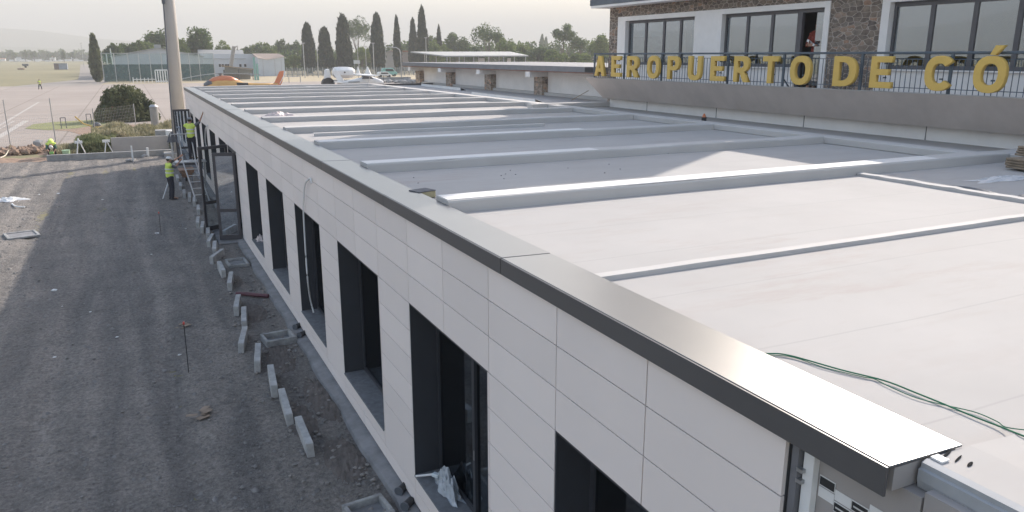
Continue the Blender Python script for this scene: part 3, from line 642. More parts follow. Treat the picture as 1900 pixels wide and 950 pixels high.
# yellow letters
def arc(cx, cy, rx, ry, a0, a1, n=14, p=2.4):
    out = []
    for i in range(n + 1):
        t = R(a0 + (a1 - a0) * i / n); c, s_ = math.cos(t), math.sin(t)
        out.append((cx + rx * math.copysign(abs(c) ** (2 / p), c), cy + ry * math.copysign(abs(s_) ** (2 / p), s_)))
    return out
S = 0.135; H_ = 0.66
def glyph(ch):
    w = .52
    if ch == 'A': return [[(0, 0), (.15, 0), (.195, .14), (.375, .14), (.42, 0), (.57, 0), (.37, H_), (.2, H_)], [(.225, .25), (.345, .25), (.285, .47)]]
    if ch == 'E': return [[(0, 0), (.48, 0), (.48, .12), (S, .12), (S, .275), (.4, .275), (.4, .39), (S, .39), (S, H_ - .12), (.46, H_ - .12), (.46, H_), (0, H_)]]
    if ch == 'T': return [[(.19, 0), (.34, 0), (.34, H_ - .12), (.53, H_ - .12), (.53, H_), (0, H_), (0, H_ - .12), (.19, H_ - .12)]]
    if ch in 'OÓ':
        g_ = [arc(.3, H_ / 2, .3, H_ / 2 + .01, 0, 342, 20), list(reversed(arc(.3, H_ / 2, .165, H_ / 2 - .125, 0, 342, 20)))]
        if ch == 'Ó': g_.append([(.27, .70), (.36, .69), (.50, .86), (.35, .86)])
        return g_
    if ch == 'U': return [[(0, H_), (0, .22)] + arc(.27, .22, .27, .23, 180, 360, 12)[1:] + [(.54, H_), (.40, H_), (.40, .22)] + arc(.27, .22, .13, .11, 360, 180, 12)[1:] + [(.14, H_)]]
    if ch in 'PR':
        o_ = [(0, 0), (S, 0), (S, .25), (.26, .25)] if ch == 'P' else [(0, 0), (S, 0), (S, .24), (.22, .24), (.37, 0), (.54, 0), (.375, .275)]
        o_ += arc(.27, .455, .25, .205, -70 if ch == 'R' else -90, 90, 12) + [(0, H_)]
        return [o_, [(S, .365), (S, .545), (.26, .545)] + arc(.26, .455, .1, .09, 90, -90, 8)[1:-1] + [(.26, .365)]]
    if ch == 'D': return [[(0, 0), (.2, 0)] + arc(.2, H_ / 2, .36, H_ / 2, -90, 90, 14)[1:] + [(0, H_)], [(S, .12), (S, H_ - .12), (.2, H_ - .12)] + arc(.2, H_ / 2, .2, H_ / 2 - .12, 90, -90, 12)[1:]]
    if ch == 'C':
        return [arc(.3, H_ / 2, .3, H_ / 2 + .01, 38, 322, 22) + arc(.3, H_ / 2, .155, H_ / 2 - .13, 318, 42, 20)]
SG = thing('letter_sign', 'large raised yellow letters reading AEROPUERTO DE CÓ fixed along the balcony railing', 'sign', (11.96, 15, 5.12))
for ch, yl, yr in (('A', 23.66, 23.0), ('E', 22.6, 22.04), ('R', 21.68, 21.03), ('O', 20.56, 19.93), ('P', 19.52, 18.95), ('U', 18.54, 17.95), ('E', 17.55, 16.97), ('R', 16.6, 16.02), ('T', 15.53, 15.0), ('O', 14.58, 13.93),
                   ('D', 13.25, 12.6), ('E', 12.23, 11.68), ('C', 10.91, 10.33), ('Ó', 9.87, 9.23)):
    cu = bpy.data.curves.new('letter', 'CURVE'); cu.dimensions = '2D'; cu.fill_mode = 'BOTH'; cu.extrude = 0.045; cu.bevel_depth = 0.006; cu.bevel_resolution = 0
    g_ = glyph(ch); wd = max(p[0] for p in g_[0])
    sc_ = (yl - yr) / wd
    for poly in g_:
        sp = cu.splines.new('POLY'); sp.points.add(len(poly) - 1); sp.use_cyclic_u = True
        for i, p in enumerate(poly): sp.points[i].co = (p[0] * sc_ * .97, p[1], 0, 1)
    t_ = bpy.data.objects.new('tmp', cu); C.objects.link(t_)
    me = bpy.data.meshes.new_from_object(t_.evaluated_get(bpy.context.evaluated_depsgraph_get())); bpy.data.objects.remove(t_)
    for v in me.vertices:
        x_, y_, z_ = v.co; v.co = (-z_ - .01, yl - x_ - 15, y_)
    me.materials.clear(); me.materials.append(M_YEL); me.name = 'letter'
    o = bpy.data.objects.new('letter', me); C.objects.link(o); o.parent = SG; o['label'] = 'yellow capital letter ' + ch
    bk = MB()
    for zz in (.2, .5): bk.box(12.008, 12.052, (yl + yr) / 2 - .03, (yl + yr) / 2 + .03, 5.12 + zz, 5.12 + zz + .03)
    bk.build('bracket', M_RAIL, SG)

# ------------------------------------------------------------------ SIDE HALL with stone pilasters
SH = thing('side_hall', 'low white hall wing with stone pilasters and a wide dark flat eave beyond the roof', 'building', (14.9, 30, 4))
MB().box(14.9, 22, 25.7, 50.4, 0.1, 5.12).build('wall', M_WALLW, SH)
for yc in (33.0, 38.8, 44.6, 50.2):
    P_ = MB().box(14.6, 14.9, yc - .42, yc + .42, 4.0, 4.83).build('pilaster', M_STONEL, SH)
    MB().box(13.95, 14.9, yc - .40, yc + .05, 4.835, 5.085).build('beam', M_WALLW, SH, bevel=.01)
MB().box(14.7, 14.9, 25.7, 50.3, 4.0, 4.13).build('base_upstand', M_RIB, SH)
MB().box(13.9, 24, 26.3, 51.4, 5.13, 5.36).build('roof', mat('eave_slate', (0.20, 0.20, 0.21), .7, .1, 3), SH, bevel=.01)
MB().box(13.93, 24, 26.35, 51.35, 5.09, 5.13).build('soffit', mat('soffit_brown', (.24, .13, .10), .8), SH)
MB().box(13.885, 13.9, 26.35, 27.6, 5.15, 5.34).build('fascia_plate', M_BLACK, SH)
MB().box(15, 60, 50.6, 53.4, 0.0, 0.9).build('low_wall', M_CONC) and None
bpy.data.objects['low_wall']['label'] = 'low grey concrete wall beyond the far roof end'; bpy.data.objects['low_wall']['category'] = 'wall'

# ------------------------------------------------------------------ things on the roof
def crumple(name, c, size, label, m, group=None, n=14, amp=0.5, cat='sheet', z0=4.0, parent=None, seed=1):
    rs = random.Random(seed); mb = MB(); vs = []
    for i in range(n + 1):
        for j in range(n + 1):
            u, v = i / n * 2 - 1, j / n * 2 - 1; r_ = min(1, (u * u + v * v) ** .5)
            edge = 1 + .25 * math.sin(5 * math.atan2(v, u) + seed) * r_
            h = max(0, 1 - r_ ** 2.2) * size[2] * (0.55 + amp * rs.random())
            vs.append((c[0] + u * size[0] * edge * .5 + rs.uniform(-.03, .03) * size[0], c[1] + v * size[1] * edge * .5 + rs.uniform(-.03, .03) * size[1], z0 + .004 + h))
    fs = [(i * (n + 1) + j, i * (n + 1) + j + 1, (i + 1) * (n + 1) + j + 1, (i + 1) * (n + 1) + j) for i in range(n) for j in range(n)]
    mb.add(vs, fs); o = mb.build(name, m, parent)
    if parent is None: tag(o, label, cat, group)
    return o
def cable(name, pts, r, m, label, cat='cable', sub=6):
    P = [Vector(p) for p in pts]; out = []
    for i in range(len(P) - 1):
        p0, p1, p2, p3 = P[max(i - 1, 0)], P[i], P[i + 1], P[min(i + 2, len(P) - 1)]
        for k in range(sub):
            t = k / sub; out.append(.5 * ((2 * p1) + (-p0 + p2) * t + (2 * p0 - 5 * p1 + 4 * p2 - p3) * t * t + (-p0 + 3 * p1 - 3 * p2 + p3) * t ** 3))
    out.append(P[-1]); return tag(MB().path(out, r).build(name, m), label, cat)
cable('power_cable', [gz(u, v, 4.012) for u, v in ((1383, 655), (1420, 656), (1463, 659), (1560, 686), (1640, 706), (1700, 729), (1752, 750), (1800, 770))] + [gz(1862, 794, 4.02), gz(1884, 803, 4.06), gz(1925, 819, 4.07)], .0045, M_GREENC, 'thicker green cable running over the near roof from the coping to the right edge')
cable('power_cable', [gz(u, v, 4.01) for u, v in ((1381, 658.5), (1462, 661), (1530, 682), (1600, 699), (1622, 703), (1650, 717), (1700, 738), (1755, 752), (1810, 765), (1850, 782), (1868, 793))] + [gz(1925, 800, 4.03)], .0028, M_GREENC, 'thinner green cable twisting beside the thicker one on the near roof')
cA = gz(512, 215, 4.0); crumple('plastic_sheet', (cA.x, cA.y - .4, 0), (.95, .6, .13), 'crumpled pinkish white plastic sheeting lying on the roof between two ribs', M_PLASTIC, amp=.8, z0=4.0, seed=3)
# timber / foam offcut at the coping
cA = gz(785, 360, 4.05); t_ = thing('foam_offcut', 'small yellowish insulation offcut lying on the roof beside the coping', 'offcut', (cA.x, cA.y, 4.0))
MB().obox((cA.x, cA.y, 4.05), (.26, .22, .09), Matrix.Rotation(.3, 3, 'Z')).build('foam_core', mat('foam_yellow', (.38, .33, .2), .9, .2, 10), t_, bevel=.012)
MB().obox((cA.x - .01, cA.y, 4.1), (.27, .23, .01), Matrix.Rotation(.3, 3, 'Z')).build('facing', M_GREYCL, t_)
# L-profile near rib
cA = gz(595, 257, 4.02); cB = gz(1000, 240, 4.02)
tag(MB().prism([(18.0, 4.001), (18.02, 4.07), (18.14, 4.075), (18.14, 4.065), (18.04, 4.06), (18.02, 4.001)], 'x', cA.x, cA.x + 6).build('metal_trim', M_RIB), 'long bent light metal trim lying beside a rib on the roof', 'trim')
# long white sheets by the hall wall
for i, (ua, va, ub, vb, lab) in enumerate(((792, 158, 866, 166, 'white folded metal sheet lying by the hall wall between the two far pilasters'), (888, 174, 1008, 188, 'longer white folded metal sheet lying by the hall wall nearer the letters'))):
    A, B = gz(ua, va, 4.05), gz(ub, vb, 4.05)
    d = (B - A); nrm = Vector((-d.y, d.x, 0)).normalized() * .35
    q = MB(); q.add([A - nrm * .0 + Vector((0, 0, -.04)), B + Vector((0, 0, -.04)), B + nrm * -1 + Vector((0, 0, .1)), A + nrm * -1 + Vector((0, 0, .1)), A + Vector((0, 0, -.048)), B + Vector((0, 0, -.048)), B - nrm + Vector((0, 0, .09)), A - nrm + Vector((0, 0, .09))],
          [(0, 1, 2, 3), (7, 6, 5, 4), (0, 4, 5, 1), (1, 5, 6, 2), (2, 6, 7, 3), (3, 7, 4, 0)])
    q.add([A - nrm + Vector((0, 0, .1)), B - nrm + Vector((0, 0, .1)), B - nrm + Vector((0, 0, -.048)), A - nrm + Vector((0, 0, -.048))], [(0, 1, 2, 3)])
    tag(q.build('metal_sheet', M_WHITE), lab, 'metal sheet')
A, B = gz(569, 162.5, 4.05), gz(610, 161.5, 4.05)
tag(MB().box(A.x, B.x, A.y - .15, A.y + .25, 4.0, 4.09).build('foam_board', M_WHITE), 'white foam board lying at the far end of the roof', 'board')
# mineral wool stack at right
P0 = gz(1872, 318, 4.0)
for i, (dx, dy, z0, s, lab) in enumerate(((1.2, -.5, 0.03, (2.3, 1.1, .17), 'lower brown mineral wool slab of the stack at the right roof edge'), (1.45, -.35, .205, (2.0, .95, .16), 'upper brown mineral wool slab of the stack at the right roof edge'))):
    q = MB()
    for k in range(4): q.obox((P0.x + dx + random.uniform(-.02, .02), P0.y + dy + random.uniform(-.02, .02), 4.0 + z0 + s[2] * (k + .5) / 4), (s[0] - .05 * (3 - k) * (-1) ** i * .5, s[1], s[2] / 4 - .006), Matrix.Rotation(-.12, 3, 'Z'))
    tag(q.build('mineral_wool_slab', mat('mineral_wool', (.24, .19, .14), .95, .3, 9, bump=.5), bevel=.008), lab, 'insulation slab')
P1 = gz(1850, 330, 4.0)
crumple('plastic_sheet', (P1.x - .1, P1.y - .15, 0), (1.1, .28, .06), 'thin whitish film trailing from the mineral wool stack', mat('thin_film', (.55, .56, .58), .4), seed=9)
for (u0, v0, u1, v1, w_, lab) in ((1742, 347, 1872, 366, .16, 'longer loose dark grey membrane strip curling beside the batten at right'), (1884, 369, 1925, 371, .12, 'short loose dark membrane strip at the right picture edge')):
    A, B = gz(u0, v0, 4.0), gz(u1, v1, 4.0); n_ = 12; vs = []
    for i in range(n_ + 1):
        t = i / n_; p = A.lerp(B, t); hgt = .05 * math.sin(t * math.pi); ww = w_ * math.sin(t * math.pi) ** .6
        vs += [(p.x - ww * .2, p.y - ww * .5, 4.004), (p.x + ww * .2, p.y + ww * .5, 4.006 + hgt)]
    q = MB().add(vs, [(2 * i, 2 * i + 2, 2 * i + 3, 2 * i + 1) for i in range(n_)])
    tag(q.build('membrane_strip', M_DARKGREY), lab, 'strip')
# curled membrane scraps at the bare roof corner
for (u, v, s, lab) in ((1757, 842, (.055, .007, .003), 'dark curled sealant scrap touching the coping end'), (1778, 851, (.045, .005, .003), 'thin dark scrap lying on the bare roof corner'), (1800, 861, (.03, .008, .003), 'dark curled scrap farthest right on the bare roof corner')):
    A = gz(u, v, 4.084); tag(MB().ball((A.x, A.y, 4.084), s, M=Matrix.Rotation(.3, 3, 'Z')).build('sealant_scrap', mat('dull_black', (.03, .03, .03), .98, spec=.02)), lab, 'scrap')
tag(MB().box(0.22, 0.27, 1.90, 1.955, 4.083, 4.092).build('white_block', M_WHITE), 'tiny white spacer under the end of the coping', 'spacer')
# orange bottle top on the roof
A = gz(1306, 224, 4.0); t_ = thing('gas_torch', 'small orange and black gas torch standing on the roof in front of the balcony', 'torch', (A.x, A.y, 4.0))
MB().tube((A.x, A.y, 4.0), (A.x, A.y, 4.1), .07, .07).build('canister', M_BLACK, t_); MB().tube((A.x, A.y, 4.1), (A.x, A.y, 4.2), .06, .02).build('burner', M_ORANGE, t_)
cable('bamboo_rod', [gx(1092, 168, 14.4), gz(1060, 186, 4.02)], .012, M_WOOD, 'thin yellowish rod leaning against the hall wall beside the balcony', 'rod')
# small dark chips scattered on the shaded bay
deb = MB()
for u, v in ((930, 327), (947, 317), (938, 324), (957, 325), (1054, 313), (1122, 322), (1130, 306), (1151, 315), (935, 333), (768, 331), (776, 341), (932, 383), (1240, 286)):
    A = gz(u, v, 4.0); deb.rock((A.x, A.y, 4.012), (.014, .012, .005))
tag(deb.build('roof_debris', M_DARKGREY), 'dark chips scattered on the shaded roof bay', 'debris', kind='stuff')

# ------------------------------------------------------------------ facade things
hp = [(572, 334), (568, 338), (565, 350), (563, 385), (565, 430), (568, 480), (571, 520), (576, 556), (582, 580)]
hs = [gx(u, v, -0.05 if i < 7 else .02 + .05 * (i - 6)) for i, (u, v) in enumerate(hp)]
cable('white_conduit', [gx(576, 331, -.045), gx(578, 340, -.045)][::-1] + hs, .016, M_WHITE, 'white plastic conduit looping out of the facade and hanging over a window', 'conduit')
cable('white_conduit', [gx(385, 232, -.03), gx(381, 240, -.07), gx(381, 262, -.07), gx(384, 275, -.03)], .02, M_WHITE, 'short white conduit hanging at the far windows beside the worker', 'conduit')
# litter in the windows
crumple('plastic_bag', (.235, 8.02, 0), (.19, .62, .24), 'crumpled grey plastic film lying in the second nearest window', M_FOIL, amp=.9, cat='plastic film', z0=ZS + .01, seed=5)
t_ = thing('paint_brush', 'white brush with pale handle lying over the sill of the second nearest window', 'brush', (.05, 8.2, ZS))
pA, pB = Vector((-.02, 8.5, ZS + .03)), Vector((.16, 8.33, ZS + .1)); MB().tube(pA, pB, .012, .016).build('handle', M_WHITE, t_)
MB().obox(pB + Vector((.02, -.03, .0)), (.07, .1, .05), Matrix.Rotation(.5, 3, 'Z')).build('head', mat('pale_bristle', (.62, .68, .7), .8), t_, bevel=.01)
crumple('plastic_bag', (.2, 23.0, 0), (.22, .4, .14), 'small whitish rag lying in the window beside the open doors', M_PLASTIC, amp=.8, cat='rag', z0=ZS + .01, seed=8)

# ------------------------------------------------------------------ yard: kerbstones, drains, pipes, stakes
kb = [(549.7, 767.6, 574.6, 829.6), (518, 714, 538, 779), (498.8, 673, 507.5, 724), (477, 633, 474.5, 678), (454, 600, 442.6, 646), (451, 568, 451, 600), (441.5, 542, 435, 576.6), (429, 496.7, 422, 536), (402, 480, 416.6, 510),
      (414.8, 459.6, 386.5, 481), (398, 446, 396, 465), (395, 432, 383.6, 451), (384.7, 420, 384.7, 436), (376, 407, 372, 427.8), (367.4, 400, 365, 417), (366, 379, 367, 390), (359.5, 363, 359, 377), (351, 355, 350, 369), (340, 349, 341, 363), (333, 335, 334, 350), (327, 322, 330, 333)]
ordn = ['nearest', 'second nearest', 'third nearest', 'fourth nearest', 'fifth nearest', 'sixth nearest', 'seventh nearest', 'eighth nearest', 'ninth nearest', 'tenth nearest', 'eleventh nearest', 'twelfth nearest', 'thirteenth nearest', 'fourteenth nearest', 'fifteenth nearest', 'sixteenth nearest', 'seventeenth nearest', 'eighteenth nearest', 'nineteenth nearest', 'twentieth nearest', 'farthest']
for i, (ua, va, ub, vb) in enumerate(kb):
    A, B = gz(ua, va, .2), gz(ub, vb, .2); d = B - A; ln = min(max(d.length, .45), 1.05); ang = math.atan2(d.y, d.x); c = (A + B) / 2
    if i == 9: ln = 1.0
    extra = ' lying askew against the row' if i in (8, 9) else (' beside the open glass doors' if i in (11, 12) else '')
    q = MB().obox((0, 0, 0), (ln, .115, .24)); o = q.build('kerbstone', M_KERB, bevel=.008); o.location = (c.x + .02, c.y, .095 + random.uniform(-.015, .015)); o.rotation_euler = (random.uniform(-.06, .06), random.uniform(-.03, .03), ang)
    tag(o, f'{ordn[i]} loose concrete kerbstone in the row along the facade{extra}', 'kerbstone', 'loose kerbstones along the facade')
def drain(u0, v0, sx, sy, ang, lab, wid=.06, h=.09):
    A = gz(u0, v0, .05); t_ = thing('drain_box', lab, 'drain box', (A.x, A.y, 0)); t_.rotation_euler.z = ang
    q = MB(); q.box(-sx / 2, sx / 2, -sy / 2, -sy / 2 + wid, -.02, h).box(-sx / 2, sx / 2, sy / 2 - wid, sy / 2, -.02, h).box(-sx / 2, -sx / 2 + wid, -sy / 2 + wid, sy / 2 - wid, -.02, h).box(sx / 2 - wid, sx / 2, -sy / 2 + wid, sy / 2 - wid, -.02, h)
    q.build('frame', mat('dusty_concrete', (.30, .30, .295), .95, .3, 7, bump=.3), t_, bevel=.012, local=True); MB().box(-sx / 2 + wid, sx / 2 - wid, -sy / 2 + wid, sy / 2 - wid, -.02, .02).build('cover', M_CONCD, t_, local=True)
    return t_
drain(440, 487, .55, .8, .05, 'open concrete drain box behind the second bend of kerbstones')
drain(517, 629, .62, .55, .1, 'open concrete drain box touching the footing strip with black pipes', h=.14)
drain(684, 950, .55, .5, .1, 'concrete drain box cut by the bottom picture edge', h=.12)
d4 = drain(40, 434, .95, 1.0, .25, 'whitish framed drain cover in the sunlit gravel at left', wid=.09, h=.05)
pst = [(548, 606, 'upper short black pipe stub beside the drain box at the wall'), (556, 621, 'lower short black pipe stub beside the drain box at the wall'), (741, 910, 'black pipe stub at the wall foot near the bottom edge'), (752, 938, 'black pipe stub lowest in the picture at the wall foot')]
for u, v, lab in pst:
    A = gz(u, v, .14); t_ = thing('pipe_stub', lab, 'pipe', (A.x, A.y, .1)); MB().tube((A.x, A.y, .13), (A.x + .12, A.y + .1, .13), .055, n=14).build('pipe', M_BLACK, t_); MB().tube((A.x - .02, A.y - .015, .13), (A.x, A.y, .13), .065, n=14).build('collar', M_DARKGREY, t_)
A, B = gz(438, 545, .06), gz(498, 549, .06)
cable('corrugated_pipe', [A, A.lerp(B, .3) + Vector((0, .05, 0)), A.lerp(B, .7), B], .05, mat('maroon_plastic', (.11, .04, .05), .5), 'dark red corrugated pipe lying across to the facade foot', 'pipe')
for u, v, h, lab in ((350, 690, .95, 'thin dark stake with red tip standing near the middle of the shaded yard'), (299, 437, .75, 'thin dark stake with red tip standing farther back by the worker')):
    A = gz(u, v, 0); t_ = thing('marker_stake', lab, 'stake', (A.x, A.y, 0), 'red tipped marker stakes'); MB().tube((A.x, A.y, -.02), (A.x + .01, A.y, h), .008).build('rod', M_BLACK, t_); MB().tube((A.x + .01, A.y, h), (A.x + .01, A.y, h + .05), .018).build('tip', mat('red_tip', (.6, .08, .06), .5), t_)
M_CARD = mat('cardboard', (.27, .21, .16), .9, .15, 8)
def scraps(name, u, v, n, sz, m, lab, cat):
    A = gz(u, v, 0); q = MB()
    for i in range(n):
        q.obox((A.x + random.uniform(-1, 1) * sz * .7, A.y + random.uniform(-1, 1) * sz * .8, .02 + .012 * i), (sz * random.uniform(.5, 1), sz * random.uniform(.3, .6), .006), Matrix.Rotation(random.uniform(-1, 1), 3, 'Z') @ Matrix.Rotation(random.uniform(-.15, .15), 3, 'X'))
    return tag(q.build(name, m), lab, cat)
scraps('cardboard_scrap', 375, 768, 5, .26, M_CARD, 'torn brown cardboard pieces on the gravel beside the near kerbstones', 'cardboard')
scraps('cardboard_scrap', 333, 607, 3, .22, M_CARD, 'small rusty brown scrap beside the nearer red tipped stake', 'cardboard')
A = gz(15, 372, 0); crumple('white_rag', (A.x, A.y, 0), (1.3, .8, .12), 'white crumpled sheet on the sunlit gravel at the left edge', M_WHITE, amp=.8, cat='rag', z0=0, seed=2)
cable('white_strip', [gz(22, 378, .03), gz(30, 383, .05), gz(46, 384, .03)], .03, M_WHITE, 'white bent strip trailing from the crumpled sheet at the left', 'strip')
lt = MB()
for u, v, s in ((108, 360, .07), (73, 362, .06), (292, 434, .09), (191, 271 + 100, .05), (281, 473, .03), (314, 513, .03), (217, 627, .04), (102, 664, .04), (333, 660, .04), (116, 570, .03), (168, 580, .03), (100, 540, .08), (345, 395 + 30, .04), (250, 300 - 4, .05), (208, 298, .05)):
    A = gz(u, v, 0); lt.rock((A.x, A.y, .02), (s, s * .7, s * .4))
tag(lt.build('litter', M_WHITE), 'small pale bits of litter scattered over the yard', 'litter', kind='stuff')
# pebbles: one scatter
def pebbles():
    n = 34000; x = -RNG.rand(n) ** 1.3 * 9 - .3; y = 7 + RNG.rand(n) ** 1.4 * 42
    r_ = RNG.uniform(.008, .024, n); big = RNG.rand(n) < .05; r_[big] *= 2.6
    t = np.array([[1, 0, 0], [-.5, .87, 0], [-.5, -.87, 0], [0, 0, .75]], float)
    ang = RNG.rand(n) * 6.28; ca, sa = np.cos(ang), np.sin(ang)
    V = np.zeros((n, 5, 3)); base = np.array([[1, 0, 0], [.1, .8, 0], [-.9, .2, 0], [-.2, -.9, 0], [0, 0, .8]])
    bx = base[None] * r_[:, None, None] * RNG.uniform(.7, 1.3, (n, 5, 3))
    V[:, :, 0] = bx[:, :, 0] * ca[:, None] - bx[:, :, 1] * sa[:, None] + x[:, None]; V[:, :, 1] = bx[:, :, 0] * sa[:, None] + bx[:, :, 1] * ca[:, None] + y[:, None]
    V[:, :, 2] = bx[:, :, 2] + yard_z(x, y)[:, None]
    i = np.arange(n)[:, None] * 5; Fq = np.concatenate([i + np.array([[0, 1, 4]]), i + np.array([[1, 2, 4]]), i + np.array([[2, 3, 4]]), i + np.array([[3, 0, 4]])], 0)
    o = np_mesh('gravel', V.reshape(-1, 3), Fq, mat('pebble', (.13, .125, .12), .9, scale=5, col2=(.27, .255, .24), detail=2)); tag(o, 'loose gravel scattered over the yard', 'gravel', kind='stuff')
pebbles()
st_ = MB(); random.seed(21)
for i in range(700):
    x = -.25 - random.random() ** 1.5 * 1.1 if i < 420 else -1 - random.random() * 6; y_ = 8.5 + random.random() ** 1.2 * 34; k = random.uniform(.012, .05) * (1 if i < 420 else .8); st_.rock((x, y_, k * .4), (k, k * random.uniform(.6, 1), k * .6), .3)
tag(st_.build('loose_stones', mat('field_stone', (.17, .16, .15), .95, scale=3, col2=(.30, .28, .26), detail=4)), 'loose stones and clods lying in the yard, thickest near the facade foot', 'stones', kind='stuff')
sp_ = MB()
for (u, v, rx, ry, h) in ((470, 580, .35, .5, .07), (520, 660, .3, .6, .06), (600, 740, .3, .7, .06), (430, 520, .3, .5, .06), (640, 850, .3, .5, .06), (560, 780, .25, .5, .05)):
    A = gz(u, v, 0); vs = []; n_ = 14
    for i in range(n_ + 1):
        for j in range(n_ + 1):
            a_, b_ = i / n_ * 2 - 1, j / n_ * 2 - 1; q = max(0, 1 - (a_ * a_ + b_ * b_)); vs.append((A.x + a_ * rx, A.y + b_ * ry * 1.6, -.03 + q ** .6 * h + random.uniform(-.012, .012)))
    sp_.add(vs, [(i * (n_ + 1) + j, i * (n_ + 1) + j + 1, (i + 1) * (n_ + 1) + j + 1, (i + 1) * (n_ + 1) + j) for i in range(n_) for j in range(n_)])
tag(sp_.build('loose_soil', mat('damp_soil', (.12, .105, .095), .95, .3, 6, bump=.8, bscale=25)), 'low patches of darker loose soil between kerbstones and facade', 'soil', kind='stuff')

# far edge of the yard: concrete edging, panel, posts, rubble
tag(MB().prism([(50.7, -.05), (50.7, .34), (50.95, .34), (50.95, -.05)], 'x', -7.4, -.3).build('concrete_edging', M_CONC, bevel=.015), 'long low cast concrete edging beam across the yard end', 'edging')
tag(MB().box(-4.1, -.95, 52.4, 52.55, -.05, 1.02).build('concrete_slab', mat('fresh_concrete', (.38, .36, .34), .9, .06, 2), bevel=.01), 'upright smooth grey concrete panel standing behind the edging beam', 'concrete slab')
tag(MB().box(-1.6, -.5, 53.6, 54.4, -.05, 1.25).build('manhole_block', M_CONC, bevel=.02), 'grey concrete block standing behind the upright panel', 'concrete block')
for u, v, h, w_, lab in ((247, 300, .9, .09, 'pale wooden stake with rough base left on the gravel'), (275, 291, .55, .14, 'short pale stake with a clod beside the edging beam')):
    A = gz(u, v, 0); t_ = thing('wooden_stake', lab, 'stake', (A.x, A.y, 0)); MB().box(A.x - w_ / 2, A.x + w_ / 2, A.y - .05, A.y + .05, -.02, h).build('post', M_WHITE, t_, bevel=.01); MB().rock((A.x - .2, A.y, .06), (.22, .2, .12)).build('clod', M_CONC, t_)
rb = MB()
for i in range(260):
    x = random.uniform(-13, -6.6) if i < 190 else random.uniform(-6.6, -3); s = random.uniform(.05, .26) * (1 if i < 190 else .5); rb.rock((x, random.uniform(55.2, 57.8) if i < 190 else random.uniform(51.2, 53), s * .5 - .02), (s, s, s * .8))
tag(rb.build('rubble', M_DIRT), 'brown rubble and broken soil along the edge of the excavated yard', 'rubble', kind='stuff')
A = gz(74, 275, 0); tag(MB().rock((A.x, A.y, .25), (.35, .3, .4)).build('pale_boulder', M_CONC), 'pale pointed lump of rubble left of the bending worker', 'stone')
cable('garden_hose', [gz(0, 293, .05), gz(10, 288, .05), (gz(17, 276, .3)), gz(19, 268, .9)], .035, mat('hose_pale', (.5, .46, .36), .6), 'pale hose rising from the rubble to the left fence post', 'hose')
# site fence
FE = thing('wire_fence', 'light wire mesh fence on thin steel posts along the apron edge', 'fence', (-8, 61, 0))
fpts = [Vector((-13.2, 60.6, 0)), Vector((-10.3, 61.0, 0)), Vector((-7.7, 61.5, 0)), Vector((-5.4, 66, 0)), Vector((-2.6, 71, 0))]
for p in fpts: MB().tube(p, p + Vector((0, 0, 3.0 if p.x < -6 else 2.0)), .035).build('post', M_STEEL, FE)
for i in range(len(fpts) - 1):
    a_, b_ = fpts[i], fpts[i + 1]; q = MB(); n_ = 26
    if i == 0: hgt = 1.2
    hgt = 1.9
    for k in range(n_ + 1): p = a_.lerp(b_, k / n_); q.tube(p + Vector((0, 0, .05)), p + Vector((0, 0, hgt)), .005, n=3, caps=False)
    for z_ in np.linspace(.05, hgt, 9): q.tube(a_ + Vector((0, 0, z_)), b_ + Vector((0, 0, z_)), .005, n=3, caps=False)
    q.build('mesh_panel', M_STEEL, FE)
for u, v, lab in ((119, 238, 'small dark steel hoop on the verge left of the bush, nearer the middle'), (166, 230, 'small dark steel hoop on the verge closest to the round bush')):
    A = gz(u, v, 0); q = MB(); q.tube((A.x - .18, A.y, 0), (A.x - .18, A.y, .85), .03); q.tube((A.x + .18, A.y, 0), (A.x + .18, A.y, .85), .03); q.tube((A.x - .18, A.y, .85), (A.x + .18, A.y, .85), .03)
    tag(q.build('hoop_barrier', M_DARKGREY), lab, 'barrier')
A = gz(212, 226, 0); t_ = thing('marker_post', 'white post with red cap in front of the round bush', 'marker post', (A.x, A.y, 0)); MB().tube(A, A + Vector((0, 0, 1.15)), .05).build('post', M_WHITE, t_); MB().tube(A + Vector((0, 0, 1.15)), A + Vector((0, 0, 1.4)), .09).build('cap', M_TERR, t_)
# small yellow plane-like machine part: a yellow compactor lying in weeds
A = gz(182, 248, 0); t_ = thing('yellow_compactor', 'small yellow compacting machine with long handle among the weeds', 'machine', (A.x, A.y, 0))
MB().obox((A.x + .6, A.y, .35), (1.5, .7, .45)).build('body', M_YEL, t_, bevel=.06); MB().box(A.x - .5, A.x + .9, A.y - .35, A.y + .35, .0, .14).build('plate', M_DARKGREY, t_, bevel=.03)
MB().path([(A.x - .2, A.y, .5), (A.x - .9, A.y, .8), (A.x - 1.4, A.y, 1.35)], .06).build('handle', M_YEL, t_); MB().ball((A.x, A.y, .62), (.3, .25, .25)).build('engine', M_DARKGREY, t_)

